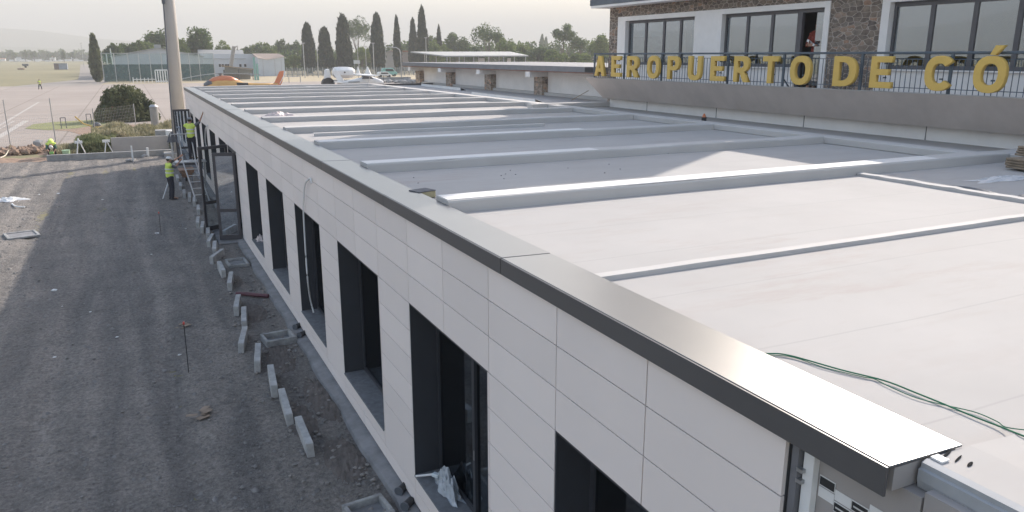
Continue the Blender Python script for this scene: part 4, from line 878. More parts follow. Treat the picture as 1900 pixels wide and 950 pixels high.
# ------------------------------------------------------------------ mast, cabinet at the corner
PL = thing('mast', 'tall thick beige concrete mast beside the far corner of the facade', 'mast', (-.78, 50.0, 0))
MT0, MT1 = gy(329.5, 200, 50), gy(312.6, 0, 50); MD = (MT1 - MT0) / (MT1.z - MT0.z)
MB().tube(MT0 - MD * (MT0.z + .1), MT0 + MD * (17 - MT0.z), .42, .24, n=28, caps=True).build('pole', mat('mast_paint', (.46, .425, .39), .7, .04, .6), PL, smooth=True)
MB().box(-1.35, -.2, 49.45, 50.55, -.05, .25).build('plinth', M_CONC, PL, bevel=.02)
q = MB().path([(gy(u_, v_, 49.6).x, 49.6, gy(u_, v_, 49.6).z) for u_, v_ in ((322, 280), (318, 205), (311, 120), (306, 40), (303, 4), (302, -90))], .03, n=6)
q.build('cable', M_DARKGREY, PL)
JB = gy(302.5, 3, 49.6)
MB().box(JB.x - .07, JB.x + .09, 49.5, 49.7, JB.z - .12, JB.z + .15).build('junction_box', M_DARKGREY, PL, bevel=.01)
bn = gz(312, 262, 0); t_ = thing('gas_bottle_cage', 'pale cylinder with a fluted top standing left of the mast', 'cylinder', (-1.9, 66, 0))
MB().tube((-1.25, 66, 0), (-1.25, 66, 2.0), .3, .3, n=18).build('body', mat('pale_metal', (.3, .29, .27), .6), t_); MB().tube((-1.25, 66, 2.0), (-1.25, 66, 2.15), .34, .2, n=18).build('top', M_STEEL, t_)
tag(MB().tube((-.82, 52.9, 0), (-.82, 52.9, 1.3), .2, .22, n=20).build('white_drum', M_WHITE, bevel=.01), 'white drum standing between the panel and the mast', 'drum')

# ------------------------------------------------------------------ trees and plants
def crown_points(c, rx, ry, rz, n, lobes, seed, hollow=.45, droop=0):
    rs = np.random.RandomState(seed); L_ = []
    for k in range(lobes):
        d = rs.normal(size=3); d[2] = abs(d[2]) * 1.0 - .25; d /= np.linalg.norm(d); r_ = rs.uniform(.35, .8)
        L_.append((d * r_, rs.uniform(.22, .42)))
    out = []; per = n // lobes
    for p, s_ in L_:
        d = rs.normal(size=(per, 3)); d /= np.linalg.norm(d, axis=1)[:, None]; rr = rs.uniform(hollow, 1, per) ** .5
        out.append(p[None] + d * rr[:, None] * s_ * rs.uniform(.75, 1.15, per)[:, None])
    P = np.concatenate(out, 0); return P * np.array([rx, ry, rz]) + np.array(c), [Vector((p[0] * rx + c[0], p[1] * ry + c[1], p[2] * rz + c[2])) for p, s_ in L_]
def tree(u, vtop, wpx, Y, label, m, name='tree', cat='tree', vbot=None, n=2600, lobes=14, leaf=.34, trunk_frac=.28, seed=0, group='trees beyond the apron', hollow=.3):
    top = gy(u, vtop, Y); dist = (top - CAM).dot(AF); w = wpx * dist / F; h = top.z; x = top.x
    t_ = thing(name, label, cat, (x, Y, -.05), group)
    zb = h * trunk_frac if vbot is None else gy(u, vbot, Y).z
    cz = (h + zb) / 2; P, cs = crown_points((x, Y, cz), w / 2 * 1.12, w / 2 * 1.1, (h - zb) / 2 * 1.02, n, lobes, seed + 100, hollow)
    V, Fq = leaf_quads(P, leaf * (w / 10) ** .5); o = np_mesh('crown', V - np.array([x, Y, -.05]), Fq, m, t_)
    tr = MB(); r0 = max(.12, w * .028); tr.path([(x, Y, -.1), (x + .1 * r0, Y, zb * .6), (x, Y, cz)], [r0, r0 * .8, r0 * .4], n=8)
    for c_ in cs[:7]: tr.path([(x, Y, zb * .75), (x + (c_.x - x) * .5, Y + (c_.y - Y) * .5, zb * .6 + c_.z * .35), tuple(c_)], [r0 * .5, r0 * .3, r0 * .1], n=5)
    tr.build('trunk', M_TRUNK, t_); return t_
def cypress(u, vtop, wpx, Y, label, seed=0, pointy=.5, group='cypresses beyond the apron', n=3600, m=None, lean=0.0):
    top = gy(u, vtop, Y); dist = (top - CAM).dot(AF); w = wpx * dist / F; h = top.z; x = top.x; rs = np.random.RandomState(seed + 40)
    t_ = thing('cypress_tree', label, 'cypress', (x, Y, -.05), group)
    t = rs.beta(1.15, 1.15, n); zz = .04 * h + t * .96 * h
    prof = (np.clip(1 - t, 0, 1) ** pointy) * (np.clip(t * 4 + .35, 0, 1)) * (1 + .06 * np.sin(t * 19 + seed))
    th = rs.uniform(0, 2 * math.pi, n); lob = 1 + .10 * np.sin(th * 3 + seed + t * 9) + .07 * np.sin(th * 7 + t * 14)
    rr = w / 2 * prof * lob * rs.uniform(.72, 1.04, n); rr = np.where(rs.rand(n) < .12, rr * 1.16, rr)
    P = np.stack([x + rr * np.cos(th) + lean * t * h, Y + rr * np.sin(th), zz + rs.normal(size=n) * .02 * h], 1)
    V, Fq = leaf_quads(P, .08 * w, up=.9, aspect=1.9)
    # dense inner mass so the column is opaque
    rings = []; K = 20
    for k in range(K + 1):
        tt = k / K; pr_ = max(.02, (1 - tt) ** pointy * min(1, tt * 4 + .35) * (1 + .06 * math.sin(tt * 19 + seed))) * w / 2 * .8
        rings.append([(x + lean * tt * h + pr_ * math.cos(a_) * (1 + .1 * math.sin(a_ * 3 + seed + tt * 9)), Y + pr_ * math.sin(a_), .04 * h + tt * .93 * h) for a_ in np.linspace(0, 2 * math.pi, 13)[:-1]])
    base = len(V); RV = np.array([p for r_ in rings for p in r_]); fi = []
    for j in range(K):
        for k in range(12): fi.append((base + j * 12 + k, base + j * 12 + (k + 1) % 12, base + (j + 1) * 12 + (k + 1) % 12, base + (j + 1) * 12 + k))
    V = np.concatenate([V, RV], 0); Fq = np.concatenate([Fq, np.array(fi)], 0)
    np_mesh('crown', V - np.array([x, Y, -.05]), Fq, m or M_CYP, t_)
    MB().tube((x, Y, -.1), (x, Y, .12 * h), w * .09, w * .07).build('trunk', M_TRUNK, t_); return t_
cypress(171, 65, 23, 203, 'lone sunlit cypress at the left beside the green net', 1, .42, m=M_OLIVE, n=5000, group=None)
for i, (u, vt, w, Y, p, lab) in enumerate(((569, 46, 25, 268, .3, 'leftmost cypress of the row in the middle'), (601, 53, 28, 262, .33, 'short broad cypress, second from the left in the row'), (635, 31, 30, 264, .3, 'broad tall cypress, third from the left, left of the airy tree'),
        (698, 28, 27, 262, .33, 'tall cypress right of the airy tree'), (735, 32, 17, 262, .45, 'slim cypress behind the curved lamp'), (765, 37, 20, 290, .5, 'cypress partly hidden behind the tallest one'), (782, 15, 24, 266, .45, 'tallest cypress of the row'), (814, 49, 16, 300, .6, 'small cypress top right of the tallest cypress'))):
    cypress(u, vt, w, Y, lab, 10 + i, p)
cypress(1006, 66, 16, 560, 'pale hazy poplar tip far behind the right trees, left one', 31, .6, m=M_LEAF, group='far poplars'); cypress(1013, 70, 14, 580, 'pale hazy poplar tip far behind the right trees, right one', 32, .6, m=M_LEAF, group='far poplars')
TL = [(208, 74, 34, 262, M_LEAF, 'dark rounded tree leftmost above the green net'), (236, 72, 44, 268, M_LEAF, 'dark tree above the left slope of the hangar roof'), (266, 70, 46, 270, M_LEAFY, 'paler tree behind the hangar ridge'), (290, 54, 56, 285, M_LEAF, 'tall wide tree behind the hangar left of the mast'),
      (366, 48, 62, 262, M_LEAF, 'big dark rounded tree just right of the mast'), (335, 70, 36, 255, M_LEAFY, 'light green tree in front of the big tree right of the mast'), (412, 75, 34, 272, M_LEAFY, 'small light tree left of the bare trunk'),
      (462, 84, 22, 300, M_LEAF, 'small dark tree behind the white roof'), (488, 76, 50, 320, M_LEAFY, 'wide light tree behind the slanted roof'), (520, 74, 34, 330, M_LEAF, 'dark tree between the white roof and the cypress row'), (545, 72, 38, 330, M_LEAF, 'rounded dark tree left of the first cypress'),
      (543, 97, 30, 270, M_LEAFY, 'yellow green shrub by the slanted roof building'), (580, 76, 18, 300, M_LEAFY, 'light slender tree between the first two cypresses'),
      (662, 26, 50, 330, M_LEAF, 'airy open tree between two tall cypresses'), (672, 86, 34, 300, M_LEAFY, 'low light tree under the airy tree'),
      (800, 62, 40, 320, M_LEAF, 'dark tree right of the tallest cypress'), (812, 76, 50, 280, M_LEAFY, 'light tree behind the left end of the canopy'), (846, 59, 52, 300, M_LEAF, 'rounded dark tree behind the canopy, left of the tall spreading tree'),
      (908, 38, 66, 280, M_LEAF, 'tall spreading tree behind the canopy'), (940, 66, 46, 262, M_LEAFY, 'light tree right of the tall spreading tree'), (972, 78, 44, 270, M_LEAFY, 'low light tree above the right end of the canopy'), (1000, 84, 40, 250, M_LEAF, 'low dark tree right of the canopy'),
      (1046, 35, 60, 255, M_LEAF, 'tall open tree left of the stone building'), (1078, 62, 46, 262, M_LEAF, 'open tree next to the tall open tree'), (1112, 56, 44, 235, M_LEAFY, 'light tree touching the stone building corner'), (1030, 92, 46, 230, M_LEAFY, 'low bright bush in front of the tall open tree'), (1075, 94, 50, 228, M_LEAFY, 'low bright bush by the end of the hall roof'),
      (880, 84, 50, 270, M_LEAF, 'low dark tree behind the canopy middle'), (960, 92, 40, 240, M_LEAF, 'dark shrub at the right canopy posts'), (1140, 74, 44, 260, M_LEAF, 'dark tree partly hidden by the stone building')]
for i, (u, vt, w, Y, m, lab) in enumerate(TL):
    airy = u in (662, 908, 1046, 1078)
    tree(u, vt, w, Y, lab, m, n=2600 if airy else 4200, lobes=16 if airy else 22, seed=i, leaf=.30 if airy else .40, hollow=.2, trunk_frac=.3 if airy else .1)
# a wooded mass fills the gaps low down behind the single trees
def belt(name, pts, h0, h1, n, m, leaf, lab):
    P = []
    for i in range(n):
        k = RNG.randint(len(pts) - 1); t = RNG.rand(); a_, b_ = pts[k], pts[k + 1]; x = a_[0] + (b_[0] - a_[0]) * t; y_ = a_[1] + (b_[1] - a_[1]) * t
        top = h0 + (h1 - h0) * (.5 + .25 * math.sin(x * .35) + .25 * math.sin(x * .93 + 1.3)); P.append((x + RNG.normal() * 1.5, y_ + RNG.normal() * 5, RNG.rand() * top))
    V, Fq = leaf_quads(np.array(P), leaf); tag(np_mesh(name, V, Fq, m), lab, 'woodland', kind='stuff')
def xs(u, Y): return gy(u, 100, Y).x
belt('woodland', [(xs(700, 345), 345), (xs(1180, 330), 330)], 7, 13, 14000, M_LEAF, .8, 'continuous dark wood behind the canopy and the right trees')
belt('woodland', [(xs(195, 300), 300), (xs(700, 345), 345)], 5, 9, 9000, M_LEAF, .8, 'low continuous wood behind the hangars')
belt('woodland', [(xs(-60, 1100), 1100), (xs(200, 1000), 1000)], 5, 12, 6000, M_LEAF, 2.2, 'far hazy line of trees across the plain at left')
for i, (u, vt, w, Y) in enumerate(((44, 89, 9, 820), (61, 93, 14, 850), (116, 92, 9, 700), (24, 97, 18, 900), (95, 95, 16, 900), (133, 97, 14, 850))):
    tree(u, vt, w, Y, ('taller hazy tree far off at the left', 'broad hazy tree far across the plain', 'dark upright tree between the two far white houses', 'low wide hazy tree near the left edge', 'hazy tree behind the left white house', 'hazy tree behind the right white house')[i], M_LEAF, n=500, lobes=8, leaf=.9, trunk_frac=.1, seed=70 + i, group='far trees on the plain')
# round bush and other planting
def bush(name, c, rx, rz, n, m, leaf, label, cat, group=None, seed=0):
    rs = np.random.RandomState(seed); d = rs.normal(size=(n, 3)); d[:, 2] = np.abs(d[:, 2]); d /= np.linalg.norm(d, axis=1)[:, None]; th = np.arctan2(d[:, 1], d[:, 0])
    rr = rs.uniform(.8, 1.03, n) * (1 + .06 * np.sin(th * 5) + .05 * np.sin(d[:, 2] * 9)); P = d * rr[:, None] * np.array([rx, rx, rz]) + np.array(c)
    V, Fq = leaf_quads(P, leaf)
    t_ = thing(name, label, cat, c, group); np_mesh('crown', V - np.array(c), Fq, m, t_)
    MB().ball((0, 0, 0), (rx * .82, rx * .82, rz * .82)).build('inner_twigs', M_LEAF, t_, local=True); MB().tube((0, 0, -.1), (0, 0, rz * .5), .12).build('stem', M_TRUNK, t_, local=True); return t_
bc = gz(235, 226, 0); bush('round_bush', (bc.x, bc.y + 2, -.1), 2.45, 3.05, 9000, M_OLIVE, .13, 'big round clipped bush on the verge before the apron', 'bush')
bush('small_bush', (gz(278, 226, 0).x, gz(278, 226, 0).y + 2, -.1), .9, 1.9, 1800, M_OLIVE, .12, 'narrow bush tucked against the right side of the round bush', 'bush', seed=4)
def weeds(name, n, region, h, m, lab, size=.05, seed=0):
    rs = np.random.RandomState(seed); P = []
    for _ in range(n):
        x = rs.uniform(region[0], region[1]); y_ = rs.uniform(region[2], region[3]); cl_ = .5 + .5 * math.sin(x * 1.7 + seed) * math.sin(y_ * 1.1 + 1)
        z_ = rs.rand() ** .7 * h * (.35 + .65 * cl_); P.append((x, y_, z_))
    V, Fq = leaf_quads(np.array(P), size * .8, up=.9, aspect=3.2); tag(np_mesh(name, V, Fq, m), lab, 'weeds', kind='stuff')
weeds('weeds', 15000, (-6.1, -3.9, 53.2, 58), 1.05, M_WEEDG, 'dark green weeds behind the edging beam left of the panel', .07, 1)
weeds('tall_grass', 15000, (-5.4, -.2, 57, 64), 1.15, M_WEED, 'tall pale dry weeds between the panel and the round bush', .07, 2)
weeds('grass_tufts', 3000, (-7.5, -6, 52.6, 56), .5, M_WEED, 'dry tufts beside the bending worker', .06, 3)
weeds('grass_tufts', 3000, (-.9, -.2, 52, 56), 1.2, M_OLIVE, 'green weeds between mast and panel', .07, 4)

# ------------------------------------------------------------------ background buildings and fences
M_NET1 = None
def net_material(name, col, alpha):
    m = mat(name, col, .8, .1, 1.5); b = N(m)["Principled BSDF"]; out = N(m)["Material Output"]
    t = N(m).new("ShaderNodeBsdfTransparent"); mx = N(m).new("ShaderNodeMixShader"); mx.inputs[0].default_value = alpha; L(m).new(t.outputs[0], mx.inputs[1]); L(m).new(b.outputs[0], mx.inputs[2]); L(m).new(mx.outputs[0], out.inputs[0]); return m
NT = thing('green_net_fence', 'tall green netting fence on steel posts in front of the grey hangar', 'net fence', (0, 198, 0))
YNet = 198.0; us = [190, 213, 238, 258, 279, 300, 334, 352, 370, 397]; xsn = [gy(u, 120, YNet).x for u in us]; ztop = [gy(u, 98, YNet).z for u in us]; zmid = gy(300, 119, YNet).z
for i, x in enumerate(xsn): MB().tube((x, YNet, 0), (x, YNet, ztop[i]), .09).build('post', M_STEEL, NT)
q = MB()
for i in range(len(xsn) - 1): q.box(xsn[i] + .05, xsn[i + 1] - .05, YNet - .02, YNet + .02, zmid, ztop[i] - .1)
q.build('upper_net', net_material('net_light', (.22, .36, .33), .16), NT)
q = MB()
for i in range(len(xsn) - 1): q.box(xsn[i] + .05, xsn[i + 1] - .05, YNet - .03, YNet + .03, .1, zmid - .02)
q.build('lower_net', net_material('net_dark', (.06, .12, .11), .74), NT)
q = MB()
for k in range(len(xsn) - 1): q.tube((xsn[k], YNet, ztop[k] - .1), (xsn[k + 1], YNet, ztop[k + 1] - .1), .05)
q.build('top_cable', M_STEEL, NT)
M_HANG = mat('hangar_sheet', (.42, .45, .48), .6, .06, .3, stretch=(4, 1, .2)); M_HROOF = mat('pale_roof_sheet', (.33, .33, .315), .6, .06, .5)
def gable(name, label, uL, uR, uP, vE, vP, vB, Y, depth, mw=M_HANG, mr=M_HROOF, cat='hangar'):
    L_, R_, P_ = gy(uL, vE, Y), gy(uR, vE, Y), gy(uP, vP, Y)
    t_ = thing(name, label, cat, (P_.x, Y, 0)); ze = (L_.z + R_.z) / 2
    MB().prism([(L_.x, -.1), (R_.x, -.1), (R_.x, R_.z), (P_.x, P_.z), (L_.x, L_.z)], 'y', Y, Y + depth).build('wall', mw, t_)
    rr = MB()
    for a_, b_ in ((L_, P_), (P_, R_)): rr.prism([(a_.x - (.4 if a_ is L_ else 0), a_.z + .03), (b_.x + (.4 if b_ is R_ else 0), b_.z + .03), (b_.x + (.4 if b_ is R_ else 0), b_.z + .25), (a_.x - (.4 if a_ is L_ else 0), a_.z + .25)], 'y', Y - .4, Y + depth + .4)
    rr.build('roof', mr, t_); return t_, L_, R_, P_
hg, L_, R_, P_ = gable('hangar', 'grey gabled hangar behind the green net', 207, 376, 293, 106, 90, 150, 226, 30)
MB().box(P_.x - .8, P_.x + .8, 227, 229, P_.z + .2, P_.z + 1.0).build('ridge_vent', M_HROOF, hg)
MB().box(P_.x - 4, P_.x + 4, 225.9, 226.0, 0, 4.6).build('door', mat('hangar_door', (.42, .45, .49), .6), hg)
# pale workshop with white roof and windows
Y2 = 250; t_ = thing('workshop', 'pale grey workshop with small dark windows and white stepped roof', 'building', (gy(430, 120, Y2).x, Y2, 0))
a_, b_ = gy(372, 103, Y2), gy(478, 100, Y2); MB().box(a_.x, b_.x, Y2, Y2 + 12, -.1, b_.z).build('wall', mat('pale_wall', (.55, .57, .59), .8, .05, .5), t_)
c_, d_ = gy(371, 104, Y2 - .3), gy(455, 94, Y2 - .3); MB().prism([(Y2 - .3, c_.z - .8), (Y2 + 6, d_.z + .3), (Y2 + 12, c_.z - .8)], 'x', c_.x, d_.x).build('roof', M_HROOF, t_)
for i, u in enumerate((408, 413.5, 419, 424, 446, 455)):
    p = gy(u, 121.5, Y2 - .02); W_ = MB().box(p.x - .42, p.x + .42, Y2 - .06, Y2 + .02, p.z - .5, p.z + .5).build('window', M_WHITE, t_); MB().box(p.x - .34, p.x + .34, Y2 - .08, Y2 - .061, p.z - .42, p.z + .42).build('pane', M_BLACK, W_)
Y3 = 240; a_, b_ = gy(478, 110, Y3), gy(527, 105, Y3)
t_ = thing('annex', 'light grey annex with brown slanted roof right of the workshop', 'building', (a_.x, Y3, 0)); MB().prism([(a_.x, -.1), (b_.x, -.1), (b_.x, b_.z), (gy(497, 110, Y3).x, gy(497, 110.5, Y3).z), (a_.x, gy(478, 107, Y3).z)], 'y', Y3, Y3 + 10).build('wall', mat('annex_wall', (.52, .55, .57), .8, .05, .5), t_)
MB().add([(a_.x, Y3 - .3, gy(478, 107.3, Y3).z), (gy(497, 110, Y3).x, Y3 - .3, gy(497, 110.9, Y3).z), (b_.x + .2, Y3 - .3, b_.z + .05), (b_.x + .2, Y3 + 10, b_.z + .9), (a_.x, Y3 + 10, b_.z + .9)], [(0, 1, 2, 3, 4)]).build('roof', mat('brown_roof', (.25, .2, .17), .9), t_)
q = MB()
for u in (488, 510, 522): p = gy(u, 120, Y3 - .03); q.box(p.x - .06, p.x + .06, Y3 - .06, Y3 + .01, 0, p.z + 1.5)
q.build('pilaster_strip', M_STEEL, t_)
Y4 = 205; a_, b_ = gy(414, 122, Y4), gy(470, 128, Y4); t_ = thing('open_shed', 'low brownish open shed with flat roof behind the helicopter', 'shed', (a_.x, Y4, 0))
MB().prism([(a_.x, a_.z - .15), (b_.x, b_.z - .15), (b_.x, b_.z + .05), (a_.x, a_.z + .05)], 'y', Y4 - .5, Y4 + 6).build('roof', M_WOOD, t_)
MB().box(a_.x + .3, b_.x - .3, Y4 + 4, Y4 + 4.2, 0, b_.z - .2).build('back_wall', mat('shed_wall', (.24, .23, .2), .9), t_)
for x in (a_.x + .2, (a_.x + b_.x) / 2, b_.x - .2): MB().tube((x, Y4, -.1), (x, Y4, b_.z - .1), .1).build('post', M_DARKGREY, t_)
MB().prism([(a_.x + .3, b_.z - .9), (b_.x - .2, b_.z - 1.1), (b_.x - .2, b_.z - .2), (a_.x + .3, a_.z - .2)], 'y', Y4 + .1, Y4 + .2).build('front_panel', mat('shed_front', (.2, .2, .18), .9), t_)
# bare trunk
p0, p1 = gy(428, 122, 244), gy(434, 86, 244); t_ = thing('bare_trunk', 'leaning bare pruned trunk sticking up before the white roof', 'dead tree', (p0.x, 244, 0)); MB().path([(p0.x, 244, -.1), (p0.x + .1, 244, p0.z), (p1.x, 244, p1.z)], [.65, .55, .5], n=9).build('trunk', mat('pale_bark', (.3, .28, .25), .9), t_); MB().path([(p1.x, 244, p1.z - .5), (p1.x + .9, 244, p1.z + .1), (p1.x + 1.0, 244, p1.z - 1.2)], [.3, .2, .1], n=6).build('branch_stub', mat('pale_bark', (.3, .28, .25), .9), t_)
# green skip posts pair
for i, u in enumerate((473, 478)):
    p = gy(u, 132, 200); tag(MB().box(p.x - .22, p.x + .22, 200, 200.4, 0, gy(u, 118 if i else 106, 200).z).build('green_post', mat('teal_paint', (.2, .38, .33), .6)), ('left' if i == 0 else 'right') + ' one of two thick green posts beside the shed', 'post', 'green posts')
# white trestle rack + low rail before the net
p = gz(300, 152, 0); t_ = thing('white_rack', 'white steel rack standing before the net left of the mast', 'rack', (p.x, 190, 0)); x0 = gy(289, 145, 190).x; x1 = gy(312, 145, 190).x
q = MB()
for k in range(6): x = x0 + (x1 - x0) * k / 5; q.tube((x, 190, 0), (x, 190, 2.7), .09)
q.tube((x0, 190, 2.7), (x1, 190, 2.7), .1).tube((x0, 190, .3), (x1, 190, .3), .1); q.build('frame', M_WHITE, t_)
for (x, lab) in ((gy(246, 140, 191).x, 'white post carrying the low rail before the net'),):
    q = MB(); q.tube((x, 191, 0), (x, 191, 1.2), .08).tube((x, 191, .75), (x0, 191, .75), .06)
    for k in range(7): xx = x + (x0 - x) * k / 6; q.tube((xx, 191, 0), (xx, 191, 1.1), .06)
    tag(q.build('low_rail', M_WHITE), 'low white rail standing before the green net', 'rail')
sp = MB(); a_ = gy(205, 99, 201); b_ = gy(211, 122, 201)
for u0, v0, u1, v1, lab in ((197, 100, 199, 117, 'left slim pale post behind the lone cypress'), (204, 90, 211, 122, 'right leaning pale post behind the lone cypress')):
    A, B = gy(u0, v0, 201), gy(u1, v1, 201); tag(MB().tube((B.x, 201, 0), A, .14, .12).build('pale_post', mat('pale_post', (.5, .55, .5), .7)), lab, 'post')
# barrier behind helicopter tail
t_ = thing('steel_barrier', 'low steel rail barrier right of the helicopter tail', 'barrier', (gz(540, 145, 0).x, 178, 0)); xa, xb = gy(527, 140, 178).x, gy(557, 140, 178).x
MB().box(xa, xb, 177.95, 178.05, 1.25, 1.4).build('rail', M_STEEL, t_)
for x in (xa + 1, xb): MB().tube((x, 178, 0), (x, 178, 1.3), .09).build('post', M_STEEL, t_)
# canopy
YC = 165; A1, B1 = gy(805, 103, YC), gy(981, 102.5, YC); A2, B2 = gy(805, 94.5, YC + 14), gy(940, 94, YC + 14)
t_ = thing('canopy', 'wide flat pale canopy roof on steel posts beyond the hall', 'canopy', (A1.x, YC, 0))
MB().add([(A1.x + 2.6, YC, A1.z - .05), (B1.x, YC, B1.z - .05), (B2.x + 2, YC + 16, B1.z + .9), (A1.x, YC + 16, A1.z + .9), (A1.x + 2.6, YC, A1.z - .3), (B1.x, YC, B1.z - .3), (B2.x + 2, YC + 16, B1.z + .65), (A1.x, YC + 16, A1.z + .65)], [(0, 1, 2, 3), (7, 6, 5, 4), (0, 4, 5, 1), (1, 5, 6, 2), (2, 6, 7, 3), (3, 7, 4, 0)]).build('roof', M_HROOF, t_)
for i, f_ in enumerate((.03, .17, .34, .52, .7, .83, .97)):
    x = A1.x + 2.6 + (B1.x - A1.x - 2.6) * f_; MB().tube((x, YC + .4, 0), (x, YC + .4, A1.z - .1), .1).build('post', M_STEEL, t_)
    MB().tube((x, YC + 15, 0), (x, YC + 15, A1.z + .6), .1).build('post', M_STEEL, t_)
for f_, w_, lab in ((.42, 1.6, 'white notice board standing under the canopy'), (.74, .9, 'narrow white cabinet standing under the canopy')):
    x = A1.x + 3 + (B1.x - A1.x) * f_; o_ = thing('notice_board', lab, 'board', (x, YC + 5, 0)); MB().box(x, x + w_, YC + 5, YC + 5.2, 2.2, 5.2).build('board', M_WHITE, o_); MB().tube((x + w_ / 2, YC + 5.1, 0), (x + w_ / 2, YC + 5.1, 2.2), .08).build('leg', M_STEEL, o_)
# lamps and poles
def pole(u, vt, vb_, Y, r_, lab, arm=None, group='slim lamp poles beyond the apron'):
    A = gy(u, vt, Y); t_ = thing('lamp_pole', lab, 'lamp post', (A.x, Y, 0), group); pts = [(A.x, Y, 0), (A.x, Y, A.z * .8 if arm else A.z)]
    if arm:
        E_ = gy(arm[0], arm[1], Y); pts += [(A.x - .25, Y, A.z * .93), (A.x - 1.1, Y, A.z * 1.0), (E_.x + 1.2, Y, E_.z - .15), (E_.x, Y, E_.z)]
    MB().path(pts, r_).build('pole', M_STEEL, t_)
    h = Vector(pts[-1]); MB().obox((h.x - (.4 if arm else 0), Y, h.z), (.9, .3, .18)).build('lamp_head', M_STEEL, t_); return t_
pole(562, 80, 138, 215, .12, 'slim lamp pole before the leftmost cypress'); pole(588, 92, 140, 215, .10, 'slim pole between the first two cypresses'); pole(692, 80, 130, 215, .12, 'lamp pole in front of the tall cypress right of the airy tree')
pole(663, 84, 126, 225, .08, 'thin pole left of the low light tree under the airy tree'); pole(678, 86, 126, 225, .08, 'thin pole right under the airy tree'); pole(715, 80, 120, 235, .07, 'thin pole between the two right cypresses'); pole(790, 70, 110, 235, .1, 'thin pole before the tallest cypress')
pole(743, 88, 143, 190, .14, 'curved arm street lamp in front of the slim cypress', arm=(722, 87))
pole(150, 80, 120, 420, .1, 'faint thin pole on the plain behind the lone cypress')
# fence line below the cypresses, sign, parasols
t_ = thing('boundary_fence', 'grey mesh boundary fence with concrete posts below the cypresses', 'fence', (xs(600, 232), 232, 0)); xa, xb = xs(530, 232), xs(800, 232); n_ = 30
for k in range(n_ + 1): x = xa + (xb - xa) * k / n_; MB().box(x - .1, x + .1, 231.9, 232.1, 0, 2.5).build('post', M_CONC, t_)
MB().box(xa, xb, 232.1, 232.12, .1, 2.3).build('mesh', net_material('fence_mesh', (.26, .29, .28), .35), t_)
p = gy(662, 115, 224); t_ = thing('sign_board', 'blank grey sign board on two posts below the airy tree', 'sign', (p.x, 224, 0)); MB().box(p.x - .9, p.x + .9, 224, 224.1, p.z - .5, p.z + .5).build('board', mat('sign_grey', (.5, .52, .52), .7), t_); MB().tube((p.x - .7, 224.05, 0), (p.x - .7, 224.05, p.z - .5), .05).build('leg', M_STEEL, t_); MB().tube((p.x + .7, 224.05, 0), (p.x + .7, 224.05, p.z - .5), .05).build('leg', M_STEEL, t_)
for u, w_, lab in ((664, .9, 'narrow white closed parasol behind the light aircraft'), (682, 1.3, 'wider white cone shaped tent right of the closed parasol')):
    p = gy(u, 124, 196); t_ = thing('white_tent', lab, 'tent', (p.x, 196, 0)); MB().tube((p.x, 196, .9), (p.x, 196, p.z + .1), w_ * .8, .06, n=10).build('cover', M_WHITE, t_); MB().tube((p.x, 196, 0), (p.x, 196, .95), .06).build('pole', M_STEEL, t_)
# brick house behind
a_, b_ = gy(738, 93, 300), gy(772, 93, 300); t_ = thing('brick_house', 'grey brown house between the right cypresses', 'house', (a_.x, 300, 0)); MB().box(a_.x, b_.x, 300, 310, 0, a_.z - .6).build('wall', mat('house_wall', (.34, .29, .26), .9), t_); MB().box(a_.x - .4, b_.x + .4, 299.5, 310.5, a_.z - .6, a_.z - .2).build('roof', M_TERR, t_)
a_, b_ = gy(706, 95, 280), gy(745, 95, 280); t_ = thing('grey_store', 'long grey store house behind the two right cypresses', 'house', (a_.x, 280, 0)); MB().box(a_.x, b_.x, 280, 288, 0, a_.z - .4).build('wall', mat('store_wall', (.4, .38, .36), .9), t_); MB().box(a_.x - .3, b_.x + .3, 279.5, 288.5, a_.z - .4, a_.z).build('roof', mat('grey_roof', (.3, .29, .28), .9), t_)
# parked teal van
def vehicle(name, x, Y, z, col, L0, H0, lab, cat, yaw=0):
    t_ = thing(name, lab, cat, (x, Y, z)); t_.rotation_euler.z = yaw; W0 = 1.8
    prof = [(-L0 / 2, .4), (-L0 / 2 + .05, H0 * .75), (-L0 / 2 + .35, H0), (L0 * .2, H0), (L0 * .33, H0 * .62), (L0 / 2 - .1, H0 * .5), (L0 / 2, .4)]
    MB().prism(prof, 'y', -W0 / 2, W0 / 2).build('body', col, t_, bevel=.05, local=True)
    MB().prism([(-L0 * .3, H0 * .6), (-L0 * .3, H0 * .9), (L0 * .18, H0 * .9), (L0 * .28, H0 * .6)], 'y', -W0 / 2 - .01, W0 / 2 + .01).build('windows', M_BLACK, t_, local=True)
    for sx in (-1, 1):
        for sy in (-1, 1): MB().tube((sx * L0 * .32, sy * (W0 / 2 - .18), .33), (sx * L0 * .32, sy * (W0 / 2 + .03), .33), .33, n=16).build('wheel', M_BLACK, t_, local=True)
    return t_
vehicle('parked_van', gy(722, 130, 222).x, 222, 0, mat('teal_van', (.2, .42, .38), .4), 4.4, 2.3, 'pale teal van parked behind the light aircraft', 'van')
vehicle('parked_car', gy(713, 138, 212).x, 212, 0, M_WHITE, 3.8, 1.45, 'small white car parked left of the curved lamp', 'car')
# low walls and piles right of the aircraft
tag(MB().box(gy(700, 140, 176).x, gy(762, 140, 176).x, 176, 176.3, 0, 1.0).build('low_barrier_wall', M_CONC, bevel=.05), 'low grey barrier wall at the apron edge right of the aircraft', 'wall')
rr_ = MB()
for i in range(40): rr_.rock((gy(random.uniform(700, 790), 140, 171).x, random.uniform(165, 175), .2), (random.uniform(.3, .9), .5, random.uniform(.2, .6)))
tag(rr_.build('stone_piles', M_CONC), 'heaps of grey stones at the apron edge', 'stones', kind='stuff')
